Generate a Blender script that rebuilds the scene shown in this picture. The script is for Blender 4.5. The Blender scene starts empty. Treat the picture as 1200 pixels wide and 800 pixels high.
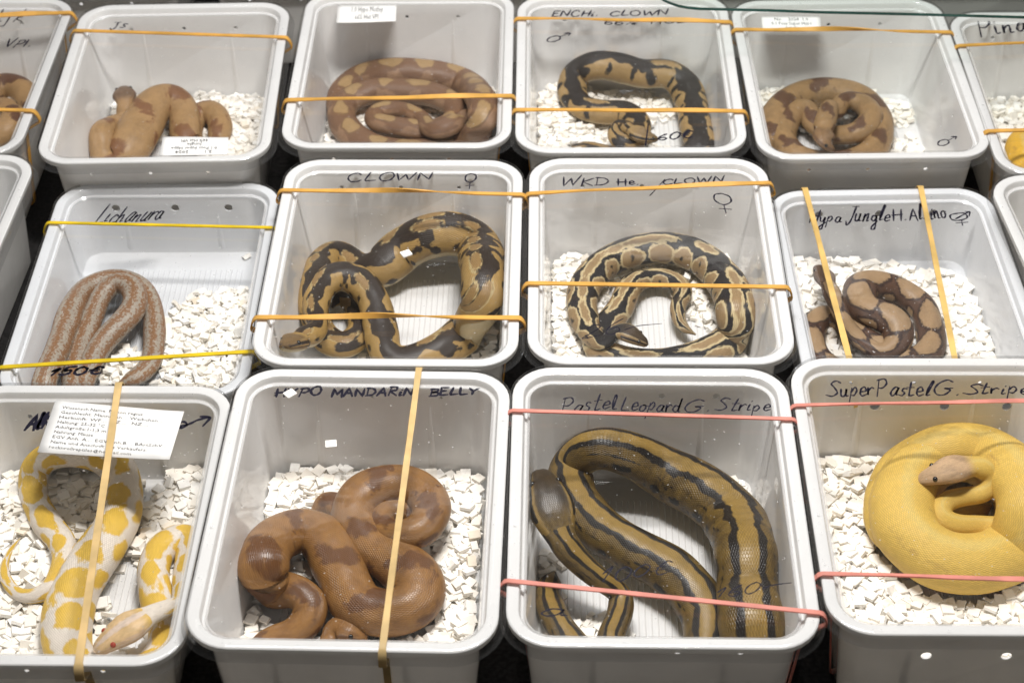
import bpy, bmesh, math, random
import numpy as np
from mathutils import Vector, Matrix

random.seed(7)
rng = np.random.default_rng(11)
scene = bpy.context.scene
col = scene.collection

# measurements of the place: boxes (x, y, turn, width, depth, height in metres), snake centre lines
# (x, y, z, radius in millimetres, in the frame of their own box, tail first), rubber bands, writing, labels
DATA = {
 'boxes': {
  'A': [-0.29333, 0.81582, -0.02561, 0.19, 0.25039, 0.0794],
  'B': [-0.10087, 0.81085, -0.04154, 0.19, 0.25039, 0.095],
  'C': [0.09187, 0.80977, -0.02919, 0.19, 0.25039, 0.095],
  'D': [0.28525, 0.81632, -0.02153, 0.19, 0.25039, 0.095],
  'E': [-0.2797, 1.0734, -0.0129, 0.182, 0.26, 0.065],
  'F': [-0.08739, 1.06531, -0.02803, 0.19, 0.25039, 0.095],
  'G': [0.10799, 1.0632, -0.02198, 0.19, 0.25039, 0.095],
  'H': [0.2984, 1.0565, 0.0059, 0.18, 0.245, 0.068],
  'I': [-0.49266, 1.33034, -0.02143, 0.19, 0.25039, 0.095],
  'J': [-0.29127, 1.31619, 0.00868, 0.19, 0.25039, 0.095],
  'K': [-0.09113, 1.33191, -0.01986, 0.19, 0.25039, 0.095],
  'L': [0.10161, 1.321, -0.02005, 0.19, 0.25039, 0.095],
  'M': [0.29603, 1.30877, 8e-05, 0.19, 0.25039, 0.095],
  'N': [0.48653, 1.28199, -0.01524, 0.19, 0.25039, 0.095],
  'R': [0.47868, 1.03743, 0.05823, 0.19, 0.25039, 0.095],
  'Q': [-0.4839, 1.08349, -0.05719, 0.19, 0.25039, 0.095],
  'S': [-0.395, 1.589, 0.00657, 0.19, 0.25039, 0.095],
  'T': [-0.19, 1.593, 0.00551, 0.19, 0.25039, 0.095],
  'U': [0.02, 1.589, 0.00565, 0.19, 0.25039, 0.095],
  'V': [0.225, 1.592, 0.0045, 0.19, 0.25039, 0.095],
  'X': [0.43, 1.589, 0.00327, 0.19, 0.25039, 0.095]},
 'snakes': {
  'A': [[-51.7, 40.4, 12.7, 1.4], [-56.6, 21.8, 13.6, 2.4], [-53.7, 3.0, 14.5, 3.5], [-39.6, -13.9, 14.6, 4.8], [-22.5, -12.1, 15.2, 6.6], [-15.5, 9.7, 15.4, 8.1], [-19.5, 31.4, 15.5, 9.3], [-36.3, 52.9, 16.3, 10.2], [-50.1, 78.6, 17.4, 10.4], [-49.8, 97.5, 26.3, 11.3], [-29.8, 99.1, 37.9, 11.8], [-6.9, 98.0, 37.8, 12.9], [8.4, 95.5, 24.7, 14.1], [14.9, 73.7, 19.0, 14.5], [15.7, 45.4, 20.7, 15.3], [8.5, 18.9, 21.4, 16.2], [0.6, -9.4, 21.1, 17.0], [-1.5, -36.3, 20.3, 17.2], [4.9, -64.8, 18.7, 15.4], [23.0, -87.7, 15.4, 13.9], [45.5, -86.7, 14.4, 12.6], [62.2, -66.3, 13.2, 11.3], [63.5, -42.9, 12.9, 10.9], [54.4, -18.0, 15.5, 11.6], [47.4, 5.8, 16.4, 11.5], [50.2, 27.5, 16.3, 11.4], [64.2, 39.1, 15.9, 10.9], [68.9, 30.0, 15.9, 9.8], [70.3, 4.8, 17.9, 8.6], [72.0, -18.0, 23.8, 7.4], [73.5, -32.8, 28.9, 6.2], [65.8, -40.3, 32.8, 6.2], [55.2, -50.9, 36.4, 6.9], [41.8, -62.5, 36.0, 7.6], [24.8, -74.4, 29.8, 5.1]],
  'B': [[-43.7, 64.7, 14.7, 8.3], [-35.0, 71.9, 15.4, 9.2], [-20.8, 64.9, 15.1, 11.1], [0.9, 39.2, 12.9, 10.9], [23.0, 37.9, 14.9, 10.9], [33.9, 44.5, 23.9, 9.8], [26.6, 53.1, 28.6, 8.2], [12.8, 54.6, 28.6, 8.2], [7.5, 38.7, 31.4, 9.2], [18.3, 24.8, 34.7, 10.7], [35.5, 29.0, 34.6, 12.9], [42.2, 49.5, 34.7, 14.1], [29.8, 69.3, 34.3, 14.9], [10.2, 72.4, 33.8, 15.5], [-7.3, 64.9, 31.2, 16.0], [-12.5, 45.6, 27.6, 16.4], [-1.1, 25.3, 25.9, 16.7], [17.6, 10.6, 24.7, 17.6], [34.9, -6.4, 24.4, 18.5], [35.0, -25.7, 22.8, 17.8], [18.5, -33.4, 21.3, 17.2], [-3.0, -26.3, 22.3, 17.2], [-16.0, -0.8, 24.6, 17.5], [-28.1, 24.7, 25.8, 17.8], [-47.3, 36.9, 24.0, 16.9], [-63.0, 15.0, 35.4, 17.1], [-64.3, -17.9, 46.2, 16.6], [-61.3, -13.4, 21.7, 15.3], [-42.8, -20.1, 25.9, 12.1], [-32.5, -31.3, 23.4, 11.5], [-40.4, -46.2, 16.9, 10.9], [-60.4, -54.3, 13.9, 9.8], [-63.2, -72.3, 12.0, 8.7], [-41.4, -83.5, 10.6, 7.1], [-24.9, -71.2, 11.8, 6.1], [-19.4, -49.8, 13.8, 6.2], [-14.7, -42.6, 17.3, 6.7], [-6.4, -45.5, 20.2, 7.8], [5.7, -50.6, 15.5, 4.6]],
  'C': [[-65.4, 8.7, 11.1, 6.5], [-69.4, -10.6, 12.8, 8.5], [-65.3, -32.3, 14.1, 9.9], [-53.7, -55.4, 13.8, 10.8], [-32.3, -84.3, 13.9, 12.1], [-2.5, -94.3, 16.0, 14.5], [37.4, -91.6, 18.6, 17.5], [59.6, -79.3, 28.9, 20.1], [60.4, -67.4, 45.7, 20.6], [59.9, -36.2, 44.0, 21.0], [60.6, -11.6, 50.9, 20.7], [58.0, 41.8, 28.2, 21.7], [39.2, 69.2, 27.0, 21.5], [12.5, 89.3, 26.8, 20.1], [-15.8, 92.9, 42.6, 17.2], [-38.1, 93.7, 44.7, 16.1], [-53.2, 93.3, 26.5, 16.3], [-51.9, 65.5, 25.8, 16.6], [-34.4, 36.3, 25.0, 16.8], [-9.3, 15.4, 24.2, 17.1], [14.0, -1.5, 23.5, 17.5], [31.2, -26.7, 20.9, 16.7], [33.6, -54.2, 17.8, 15.4], [23.2, -84.3, 14.8, 13.1], [-2.2, -88.3, 15.5, 11.6], [-23.4, -78.1, 18.2, 10.1], [-29.5, -61.7, 21.8, 9.7], [-22.6, -39.4, 23.1, 8.8], [-21.6, -23.5, 26.2, 7.8], [-32.9, -20.3, 34.2, 7.8], [-48.6, -11.1, 43.1, 8.9], [-59.9, -0.5, 52.5, 10.5], [-65.7, 13.5, 60.3, 12.6], [-71.0, 34.5, 65.1, 11.1], [-76.1, 55.8, 61.7, 4.9]],
  'D': [[46.9, 55.2, 19.5, 7.0], [32.7, 48.2, 18.5, 9.3], [17.4, 43.0, 18.4, 11.6], [0.7, 28.8, 18.8, 14.3], [-20.3, 23.5, 20.2, 17.1], [-24.4, 45.5, 21.9, 19.1], [-9.1, 80.8, 23.3, 20.7], [16.7, 89.5, 37.5, 20.6], [46.1, 89.0, 36.0, 21.2], [60.0, 52.2, 48.2, 21.2], [59.7, 18.6, 46.3, 21.3], [52.5, 8.0, 24.9, 21.4], [24.5, -6.5, 26.2, 21.8], [-2.9, -2.4, 27.7, 22.4], [-19.0, 22.1, 30.0, 22.7], [-12.0, 59.9, 32.0, 22.6], [10.7, 84.4, 32.2, 20.6], [38.2, 89.6, 31.3, 19.5], [58.5, 71.1, 29.1, 18.1], [61.7, 46.9, 24.9, 14.4], [49.3, 27.3, 24.8, 10.8], [33.3, 27.2, 26.9, 8.5], [14.9, 23.9, 32.3, 7.9], [4.7, 28.9, 36.1, 7.7], [9.7, 39.8, 37.9, 7.4], [22.9, 43.6, 39.6, 7.1], [36.4, 42.8, 43.4, 6.8], [42.4, 50.4, 49.9, 7.4], [35.5, 56.2, 55.4, 9.1], [19.0, 53.7, 57.8, 10.8], [5.7, 49.4, 56.8, 10.8], [-9.2, 50.1, 48.4, 5.7]],
  'E': [[-21.9, -58.1, 11.9, 5.1], [-9.9, -52.7, 12.7, 7.2], [0.2, -36.0, 12.5, 8.1], [-0.0, -13.6, 13.0, 8.7], [-4.3, 14.9, 14.4, 9.2], [-13.8, 41.8, 16.6, 9.4], [-29.9, 59.4, 17.6, 9.4], [-48.0, 60.8, 18.6, 9.4], [-64.1, 49.3, 18.0, 9.8], [-66.4, 11.3, 29.2, 10.0], [-66.7, -16.6, 30.1, 9.9], [-67.2, -49.1, 33.0, 9.7], [-67.8, -81.6, 36.9, 9.5], [-66.7, -94.4, 23.4, 9.1], [-55.3, -92.5, 13.0, 8.7], [-51.7, -72.7, 17.4, 9.2], [-55.0, -44.0, 19.9, 9.8], [-53.4, -16.7, 21.7, 9.5], [-50.3, 15.2, 23.0, 8.8], [-45.8, 35.6, 26.1, 8.9], [-34.8, 44.9, 28.5, 9.3], [-21.7, 34.4, 29.9, 9.7], [-17.5, 14.5, 29.1, 10.0], [-24.6, -3.3, 27.1, 10.0], [-35.3, -19.6, 24.0, 9.9], [-42.2, -42.7, 21.5, 9.4], [-44.1, -70.3, 18.0, 7.5], [-36.9, -87.6, 16.9, 6.2], [-23.7, -91.0, 17.1, 5.4]],
  'F': [[-57.1, 36.2, 13.0, 4.1], [-51.1, 46.6, 14.8, 7.3], [-37.4, 33.2, 15.6, 9.5], [-31.6, 5.4, 15.7, 10.7], [-42.3, -12.9, 15.3, 11.4], [-60.3, -1.7, 15.8, 12.0], [-68.0, 9.7, 35.0, 11.9], [-67.7, 36.9, 38.5, 12.5], [-66.9, 79.5, 26.2, 12.4], [-56.1, 94.5, 21.9, 12.1], [-38.4, 76.3, 20.2, 14.7], [-20.6, 71.8, 23.9, 17.9], [-4.1, 87.6, 30.5, 19.8], [18.2, 89.6, 43.0, 20.2], [41.1, 91.4, 44.6, 19.7], [58.3, 87.0, 35.7, 18.8], [64.7, 21.5, 63.1, 17.5], [65.0, -10.7, 58.5, 16.8], [53.2, -1.1, 21.9, 16.8], [32.1, -22.0, 18.0, 15.7], [8.7, -34.0, 16.8, 14.3], [-7.6, -30.4, 20.7, 13.0], [-14.7, -4.1, 26.8, 13.2], [-21.0, 19.5, 33.0, 13.3], [-33.8, 36.6, 39.0, 13.4], [-50.8, 40.3, 41.7, 13.0], [-63.1, 24.6, 41.4, 11.5], [-64.4, -1.8, 41.8, 9.6], [-59.6, -25.8, 43.5, 8.2], [-64.7, -36.9, 46.0, 9.8], [-71.5, -51.8, 54.0, 9.7], [-77.6, -75.5, 67.6, 4.6]],
  'G': [[35.9, 0.7, 14.2, 3.1], [25.2, 9.1, 15.7, 4.9], [23.0, 30.3, 16.9, 6.3], [29.3, 50.5, 17.7, 7.3], [19.2, 65.2, 17.6, 8.2], [1.0, 66.5, 18.0, 8.7], [-14.3, 53.6, 18.1, 10.0], [-21.9, 29.1, 17.8, 10.8], [-34.8, 6.9, 16.0, 11.1], [-41.9, -15.2, 14.7, 11.9], [-20.5, -31.4, 14.4, 12.6], [9.7, -35.4, 15.1, 13.4], [40.6, -26.3, 15.9, 14.4], [62.7, -6.8, 16.4, 15.0], [65.1, -2.9, 38.9, 15.3], [63.9, 40.2, 29.1, 15.7], [51.7, 76.9, 22.9, 15.6], [32.1, 94.5, 23.2, 14.8], [6.6, 95.2, 25.9, 14.3], [-19.0, 89.1, 23.4, 13.9], [-40.2, 68.9, 23.3, 13.7], [-52.1, 41.2, 22.4, 12.6], [-51.4, 10.8, 21.4, 11.5], [-44.2, -14.8, 23.0, 8.7], [-35.9, -26.2, 27.1, 6.5], [-31.6, -21.1, 32.7, 6.1], [-23.0, -20.1, 36.2, 7.8], [-14.4, -24.4, 34.2, 7.8], [-2.9, -25.4, 26.5, 3.5]],
  'H': [[-25.7, -28.3, 9.2, 4.3], [-50.4, -31.0, 12.2, 7.8], [-63.6, -16.0, 13.8, 9.6], [-62.4, 9.2, 15.3, 10.2], [-51.2, 25.3, 15.9, 9.8], [-38.1, 16.9, 16.9, 9.8], [-29.1, -1.9, 18.2, 10.1], [-13.9, -16.5, 17.5, 10.5], [6.5, -26.8, 14.5, 10.4], [24.8, -16.2, 14.9, 10.9], [27.9, 7.8, 17.4, 11.5], [26.1, 29.5, 19.5, 11.6], [13.7, 43.7, 22.5, 11.7], [-4.1, 47.9, 26.7, 13.0], [-21.1, 42.5, 30.0, 13.4], [-24.4, 16.3, 31.5, 12.8], [-11.9, 5.4, 31.8, 13.1], [-1.3, -4.3, 29.8, 13.1], [-3.1, -18.8, 23.6, 11.7], [-15.6, -24.5, 20.2, 7.8], [-33.3, -9.8, 25.1, 6.5], [-42.3, 1.2, 33.1, 6.6], [-45.4, 13.1, 37.5, 7.0], [-49.0, 21.6, 41.9, 7.5], [-51.7, 35.5, 45.0, 7.5], [-56.0, 55.2, 43.0, 4.0]],
  'I': [[60.8, 38.6, 13.1, 8.8], [43.5, 80.5, 17.1, 13.5], [24.8, 94.8, 18.6, 14.0], [9.0, 85.1, 19.5, 14.0], [1.6, 58.5, 18.4, 13.8], [20.1, 17.1, 17.1, 13.5], [38.9, 16.6, 22.7, 13.1], [43.7, 37.6, 26.9, 11.0], [27.3, 52.0, 27.9, 9.7], [15.0, 46.6, 26.2, 6.6]],
  'J': [[20.9, 18.5, 11.9, 7.4], [29.7, 30.3, 14.1, 10.1], [27.8, 50.4, 16.4, 11.5], [16.2, 65.9, 16.8, 12.0], [3.9, 54.7, 14.0, 11.1], [4.3, 15.1, 14.6, 11.7], [0.5, 23.9, 19.1, 13.5], [-3.7, 51.8, 24.0, 14.5], [-15.3, 65.5, 29.5, 16.3], [-29.2, 54.8, 30.4, 18.4], [-38.0, 28.4, 27.3, 19.5], [-46.0, -3.2, 23.1, 19.3], [-57.6, -16.9, 17.3, 14.9], [-67.2, -11.0, 23.9, 11.9], [-68.4, 3.7, 35.6, 11.5], [-67.0, 35.4, 21.9, 10.9], [-55.3, 39.4, 24.1, 10.1], [-55.1, 50.3, 28.7, 8.3], [-55.7, 53.9, 35.4, 9.2], [-56.9, 62.7, 37.4, 9.2], [-60.6, 79.6, 34.7, 4.9]],
  'K': [[-56.5, 6.8, 11.4, 6.9], [-60.4, 34.0, 16.2, 12.4], [-64.6, 65.4, 18.7, 14.2], [-50.9, 91.5, 20.5, 15.1], [-26.7, 93.1, 27.6, 15.1], [-0.8, 93.0, 27.6, 15.1], [26.8, 93.8, 23.5, 15.1], [50.9, 82.9, 21.1, 14.7], [67.4, 5.7, 52.9, 14.0], [67.5, -26.1, 51.8, 13.7], [51.7, -8.6, 17.3, 13.7], [14.3, -20.7, 16.5, 14.0], [-27.7, -15.5, 17.6, 14.0], [-56.4, 13.1, 21.1, 13.4], [-60.7, 43.9, 23.5, 12.8], [-42.3, 61.3, 26.0, 13.3], [-16.9, 63.3, 27.0, 13.3], [14.6, 60.1, 26.6, 12.9], [38.6, 44.1, 25.5, 11.7], [41.4, 21.4, 24.4, 10.4], [23.0, 3.1, 25.3, 10.3], [-5.8, 6.5, 25.4, 10.3], [-29.4, 16.2, 25.7, 9.6], [-26.5, 31.4, 27.1, 8.9], [-3.1, 29.3, 28.5, 8.1], [13.2, 13.1, 30.1, 7.6], [22.1, -10.6, 34.6, 8.3], [35.5, -12.6, 38.2, 10.2], [48.2, 1.7, 37.6, 9.5], [64.0, 28.7, 31.5, 4.6]],
  'L': [[-46.0, 8.9, 8.8, 3.8], [-30.8, 4.8, 10.4, 5.7], [-15.9, -7.0, 11.7, 8.3], [10.0, -22.8, 13.6, 10.5], [43.6, -26.5, 13.8, 12.0], [65.6, -17.2, 23.2, 13.5], [64.7, 14.9, 24.0, 14.5], [63.8, 54.5, 20.5, 15.2], [59.2, 83.2, 22.7, 15.4], [43.7, 94.4, 29.5, 15.0], [20.0, 92.9, 30.5, 15.0], [-1.8, 94.9, 35.9, 15.4], [-23.5, 94.9, 38.5, 15.0], [-40.1, 95.5, 28.8, 14.2], [-45.2, 75.9, 23.0, 13.4], [-35.8, 52.1, 21.2, 12.4], [-16.6, 43.4, 21.2, 12.4], [2.7, 42.3, 21.8, 12.0], [14.3, 20.9, 22.4, 11.5], [6.3, -12.0, 24.2, 10.2], [-6.9, -8.4, 28.6, 8.3], [-6.4, 8.1, 31.0, 6.4], [0.9, 3.4, 33.0, 6.4], [9.7, -10.2, 36.6, 8.2], [17.0, -14.9, 35.3, 7.9], [28.8, -8.6, 28.7, 3.8]],
  'M': [[-56.2, 3.1, 14.7, 10.7], [-59.8, 29.0, 17.8, 14.3], [-47.4, 61.0, 19.8, 15.4], [-22.5, 82.2, 19.9, 15.6], [4.5, 84.7, 20.5, 15.1], [25.4, 75.4, 19.7, 14.2], [36.7, 48.7, 18.8, 13.2], [34.3, 19.5, 17.7, 13.0], [21.3, -8.7, 16.5, 12.8], [-8.2, -21.3, 15.5, 12.7], [-39.2, -14.2, 16.1, 12.4], [-52.4, 11.2, 19.5, 11.6], [-43.4, 42.0, 21.9, 10.9], [-26.5, 54.8, 23.6, 10.5], [-22.5, 33.1, 19.7, 9.6], [-4.6, 20.3, 17.7, 9.5], [15.4, 15.2, 24.8, 10.8], [28.7, 33.8, 28.8, 10.8], [20.4, 52.0, 31.1, 10.0], [5.2, 53.0, 32.0, 8.7], [-4.4, 32.8, 32.6, 8.2], [-8.3, 38.5, 36.6, 8.2], [-14.6, 19.2, 39.2, 9.0], [-20.8, -1.6, 40.5, 9.3], [-23.2, -17.9, 41.5, 10.5], [-20.6, -24.0, 38.1, 8.8], [-15.1, -20.7, 31.1, 4.2]],
  'N': [[-39.2, -10.5, 54.2, 12.4], [-51.0, -28.1, 53.9, 14.4], [-53.4, -59.2, 53.4, 16.2], [-36.7, -66.2, 53.4, 16.1], [-15.2, -42.1, 53.5, 16.3], [-15.4, -7.5, 52.0, 14.5], [-31.7, -14.2, 54.2, 12.4]]},
 'bands': [['A', 'pale', [12.13, 123.92], [34.07, -126.51], 5.5, 0], ['B', 'pale', [30.5, 125.53], [26.93, -125.4], 4.8, 0.5], ['C', 'pink', [-94.19, 77.7], [94.15, 71.26], 3.4, 0], ['C', 'pink', [-95.78, -75.14], [95.11, -98.67], 3.6, 0], ['D', 'pink', [-95.93, 73.35], [97.04, 79.02], 3.2, 0.6], ['D', 'pink', [-95.17, -78.64], [99.65, -85.37], 3.6, 0.6], ['E', 'yellow', [-91.86, 74.31], [91.41, 66.07], 3.4, 0], ['E', 'yellow', [-91.01, -99.56], [90.19, -83.32], 4.2, 0], ['F', 'orange', [-94.89, 79.51], [94.81, 75.08], 4.4, 1], ['F', 'orange', [-95.2, -76.05], [95.89, -74.94], 5.0, 1], ['G', 'orange', [-94.1, 73.45], [93.55, 87.75], 4.6, 0.6], ['G', 'orange', [-95.31, -38.15], [95.05, -42.29], 4.6, 0], ['H', 'tan', [-58.69, 122.9], [-54.84, -124.88], 5.2, 0.4], ['H', 'tan', [35.08, 120.32], [17.84, -126.68], 5.0, 0.4], ['J', 'orange', [-97.1, 77.66], [94.4, 59.78], 4.6, 0], ['K', 'orange', [-94.16, -57.74], [96.25, -51.83], 5.4, 0.4], ['L', 'orange', [-93.45, 80.91], [93.81, 74.18], 5.0, 0.7], ['L', 'orange', [-95.0, -66.1], [93.07, -68.55], 5.0, 0.3], ['M', 'orange', [-93.66, 71.28], [92.19, 62.42], 4.8, 1], ['N', 'orange', [-97.0, 64.92], [91.77, 77.39], 4.4, 0.3], ['N', 'orange', [-94.96, -66.78], [103.97, -58.34], 4.8, 0], ['I', 'orange', [-57.98, 80.01], [96.07, 95.88], 5.2, 0.7], ['I', 'orange', [-78.69, -55.55], [97.77, -63.54], 4.8, 0]],
 'texts': [['B', 'HYPO', [-67.37, 100.68], [-36.24, 103.13], 7.93, 0.15, 1.9], ['B', 'MANDARiN', [-28.95, 101.55], [27.6, 104.58], 7.91, 0.15, 1.9], ['B', 'BELLY', [38.92, 103.53], [72.41, 106.91], 7.01, 0.15, 1.9], ['F', 'CLOWN', [-45.28, 100.03], [22.72, 103.95], 10.54, 0.2, 1.5], ['F', '@', [47.84, 90.24], [57.32, 90.3], 20.89, 0.0, 1.4], ['G', 'WKD', [-69.84, 91.25], [-31.84, 94.71], 11.57, 0.25, 1.4], ['G', 'He.', [-24.42, 93.56], [-6.77, 94.72], 10.43, 0.1, 1.4], ['G', '/', [-0.6, 80.98], [8.82, 80.99], 25.37, 0.35, 1.4], ['G', 'CLOWN', [10.84, 94.73], [59.75, 97.05], 8.12, 0.2, 1.4], ['G', '@', [51.54, 58.56], [66.13, 58.57], 25.93, -0.05, 1.4], ['G', '26-', [-55.22, -92.42], [1.41, -82.87], 14.17, 0.4, 0.8], ['L', 'ENCHi.', [-64.3, 94.38], [-21.1, 95.68], 9.74, 0.2, 1.6], ['L', 'CLOWN', [-11.85, 95.63], [41.38, 96.88], 9.75, 0.2, 1.6], ['L', '66%', [-16.88, 80.84], [11.43, 80.71], 8.86, 0.2, 1.5], ['L', 'HCL', [24.5, 82.13], [55.96, 83.46], 8.88, 0.2, 1.5], ['L', '$', [-69.05, 50.59], [-49.38, 53.37], 12.95, 0.3, 1.5], ['L', '/', [10.65, -110.73], [18.37, -109.53], 30.97, 0.1, 1.8], ['L', '60€', [21.57, -100.96], [51.1, -98.57], 9.9, 0.3, 1.7], ['E', 'Lichanura', [-56.73, 82.36], [-3.5, 85.34], 22.25, 0.35, 1.4], ['E', '150€', [-56.33, -101.57], [-18.83, -99.01], 8.58, 0.4, 2.4], ['C', 'Pastel', [-61.69, 83.07], [-23.73, 86.89], 14.63, 0.3, 1.2], ['C', 'Leopard', [-20.85, 85.21], [19.91, 84.79], 14.66, 0.3, 1.2], ['C', 'G.', [22.19, 83.96], [41.45, 85.02], 12.04, 0.3, 1.2], ['C', 'Stripe', [43.83, 85.89], [81.08, 86.29], 11.2, 0.3, 1.2], ['C', '100€', [-37.37, -70.23], [4.6, -62.7], 10.55, 0.6, 1.0], ['C', '160-', [32.98, -81.82], [79.05, -74.35], 8.31, 0.7, 0.9], ['C', 'a', [-73.54, -98.11], [-58.0, -97.91], 9.48, 0.3, 1.2], ['D', 'Super', [-71.44, 88.83], [-38.26, 91.52], 14.98, 0.3, 1.4], ['D', 'Pastel', [-36.62, 90.66], [-0.28, 90.76], 15.06, 0.3, 1.4], ['D', 'G.', [2.06, 90.77], [21.55, 91.69], 13.3, 0.25, 1.4], ['D', 'Stripe', [22.87, 92.56], [68.57, 92.68], 11.57, 0.3, 1.4], ['H', 'Hypa', [-60.0, 84.29], [-34.74, 84.73], 14.84, 0.3, 1.5], ['H', 'Jungle', [-29.99, 84.6], [4.11, 84.81], 18.36, 0.3, 1.5], ['H', 'H.', [6.82, 84.74], [19.23, 85.53], 16.09, 0.3, 1.5], ['H', 'Albino', [20.58, 85.49], [51.09, 88.06], 17.29, 0.2, 1.5], ['H', '#', [51.56, 80.15], [70.96, 81.88], 16.09, 0.1, 1.5], ['A', 'AlK', [-46.71, 83.92], [-29.7, 84.89], 17.66, 0.15, 2.6], ['J', 'Js', [-66.0, 91.52], [-52.9, 91.08], 12.04, 0.2, 1.5], ['N', 'Pinat', [-70.04, 92.1], [-17.15, 103.2], 26.67, 0.2, 2.0], ['I', 'tjk', [24.73, 90.34], [50.8, 91.74], 20.05, 0.2, 1.5], ['I', 'VPI.', [44.05, 46.58], [68.08, 47.95], 13.26, 0.3, 1.5], ['M', '$', [52.75, -104.01], [69.14, -101.94], 12.39, 0.3, 1.3]],
 'strokes': [['A', [[57.53, 88.09], [61.6, 92.41], [64.97, 89.85], [62.54, 86.41], [58.26, 87.23], [66.16, 89.86], [72.03, 94.21], [79.38, 96.85]], 2.4], ['A', [[73.3, 97.67], [79.98, 96.86], [76.49, 88.22]], 2.4]],
 'labels': [['A', [[-31.42, 112.7], [61.3, 101.93], [58.96, 53.71], [-32.85, 61.28]], ['Wissensch.Name: Python regius', 'Geschlecht: Männchen.... Weibchen....', 'Herkunft: WF....  FZ....  NZ....', 'Haltung: 25-32 °C', 'Adultgröße:1-1,3 m', 'Nahrung: Mäuse', 'EGV Anh. A.... EGV Anh.B.... BArtSchV....', 'Name und Anschrift des Verkäufers:', 'rocknrollreptiles@hotmail.com'], 0], ['J', [[4.37, -83.77], [58.85, -86.09], [60.38, -111.23], [5.1, -110.73]], ['2.1        2024', '0.1 Poss Super Hypo', 'Jungle', '66% Het VPI'], 1], ['K', [[-66.19, 107.08], [-12.44, 109.1], [-11.4, 79.06], [-65.17, 77.08]], ['1.0 Hypo Motley', '66% Het VPI'], 0], ['M', [[-67.67, 102.49], [-14.65, 101.92], [-16.64, 82.08], [-68.9, 78.26]], ['No.    2024  1.0', '0.1 Poss Super Hypo', 'Jungle'], 0]],
 'beds': {
  'A': ['all', [[36, -13, 22, 42], [31, 100, 11, 26]]],
  'B': ['all', [[-19, -5, 22, 39], [-55, -20, 17, 23]]],
  'C': [[[73, 74, 33, 47, 8], [-37, -47, 25, 22, 6], [-71, -7, 13, 47, 5]], []],
  'D': ['all', []],
  'E': [[[46, -8, 54, 72, 10], [-24, -33, 17, 28, 8], [55, 114, 9, 7, 4], [-76, 75, 4, 3, 3]], []],
  'F': [[[-66, 99, 53, 47, 10], [77, -3, 33, 58, 8], [-95, 70, 17, 45, 5], [5, -23, 40, 20, 3]], [[5, 28, 41, 43]]],
  'G': [[[-67, 58, 34, 128, 10], [66, 86, 45, 76, 10], [-18, 103, 56, 35, 8], [84, -15, 23, 36, 6]], [[-3, 21, 20, 25]]],
  'H': [[[-46, 62, 52, 85, 11], [11, 72, 48, 36, 9], [49, 7, 43, 80, 10]], [[37, 105, 32, 16]]],
  'I': ['all', []],
  'J': [[[-9, 82, 87, 51, 10], [46, 45, 39, 71, 8], [-75, 2, 38, 34, 6]], []],
  'K': [[[-75, 83, 48, 59, 10], [65, 82, 44, 67, 10], [-83, -1, 38, 41, 8], [-1, 40, 109, 87, 5]], []],
  'L': [[[-65, 75, 51, 112, 10], [9, 47, 54, 57, 6], [-69, 6, 46, 55, 8]], [[47, 33, 23, 25]]],
  'M': [[[-23, 105, 68, 59, 13], [52, 74, 35, 20, 7], [48, 6, 46, 27, 4]], []],
  'N': ['all', []],
  'R': ['all', []],
  'Q': [[], []]},
 'chips': [['B', -57.6, 103.08, 0.7], ['B', -23.71, 53.88, 0.1], ['F', 7.82, 6.64, 0.5]],
 'glass': [[0.1281, 1.3465], [0.132, 1.3393], [0.1374, 1.3342], [0.1442, 1.3291], [0.1519, 1.3261], [0.1618, 1.324], [0.1833, 1.3225], [0.2189, 1.32], [0.2615, 1.316], [0.3464, 1.3102], [0.5005, 1.2981]],
 'cam': {'loc': [0, 0, 0.92884], 'rows': [[0.999919, 0.012732, -0.0], [-0.008328, 0.654035, -0.756418], [-0.00963, 0.756357, 0.654088]], 'lens': 63.001}}

# ------------------------------------------------------------------ camera, world, light
cam_data = bpy.data.cameras.new('camera')
cam = bpy.data.objects.new('camera', cam_data)
col.objects.link(cam)
m3 = Matrix(DATA['cam']['rows'])
cam.matrix_world = Matrix.Translation(DATA['cam']['loc']) @ m3.to_4x4()
cam_data.sensor_width = 36.0
cam_data.lens = DATA['cam']['lens']
cam_data.clip_start = 0.05
cam_data.clip_end = 50
cam_data.dof.use_dof = True
cam_data.dof.focus_distance = 1.26
cam_data.dof.aperture_fstop = 11.0
scene.camera = cam

world = bpy.data.worlds.new('World')
scene.world = world
world.use_nodes = True
bg = world.node_tree.nodes['Background']
bg.inputs['Color'].default_value = (1.0, 0.97, 0.93, 1)
bg.inputs['Strength'].default_value = 0.095


def lamp(name, loc, target, size, size_y, power, color):
    ld = bpy.data.lights.new(name, 'AREA')
    ld.shape = 'RECTANGLE'
    ld.size, ld.size_y = size, size_y
    ld.energy = power
    ld.color = color
    o = bpy.data.objects.new(name, ld)
    o.location = loc
    o.rotation_euler = (Vector(target) - Vector(loc)).to_track_quat('-Z', 'Y').to_euler()
    col.objects.link(o)
    return o


lamp('area_lamp', (0.06, 0.99, 1.08), (0.06, 1.10, 0), 0.30, 0.11, 13.6, (1.0, 0.97, 0.93))
lamp('area_lamp', (0.0, 1.42, 1.65), (0.0, 1.30, 0), 1.0, 0.35, 11.5, (0.95, 0.97, 1.0))

# unseen strip lamps added beyond the boxes to put soft glare in the lids
lamp('area_lamp', (-0.30, 2.55, 1.9), (0, 1.0, 0), 0.7, 0.05, 0.26, (1.0, 0.98, 0.95))
lamp('area_lamp', (0.45, 3.40, 1.9), (0, 1.2, 0), 0.8, 0.06, 0.30, (1.0, 0.98, 0.95))

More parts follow.
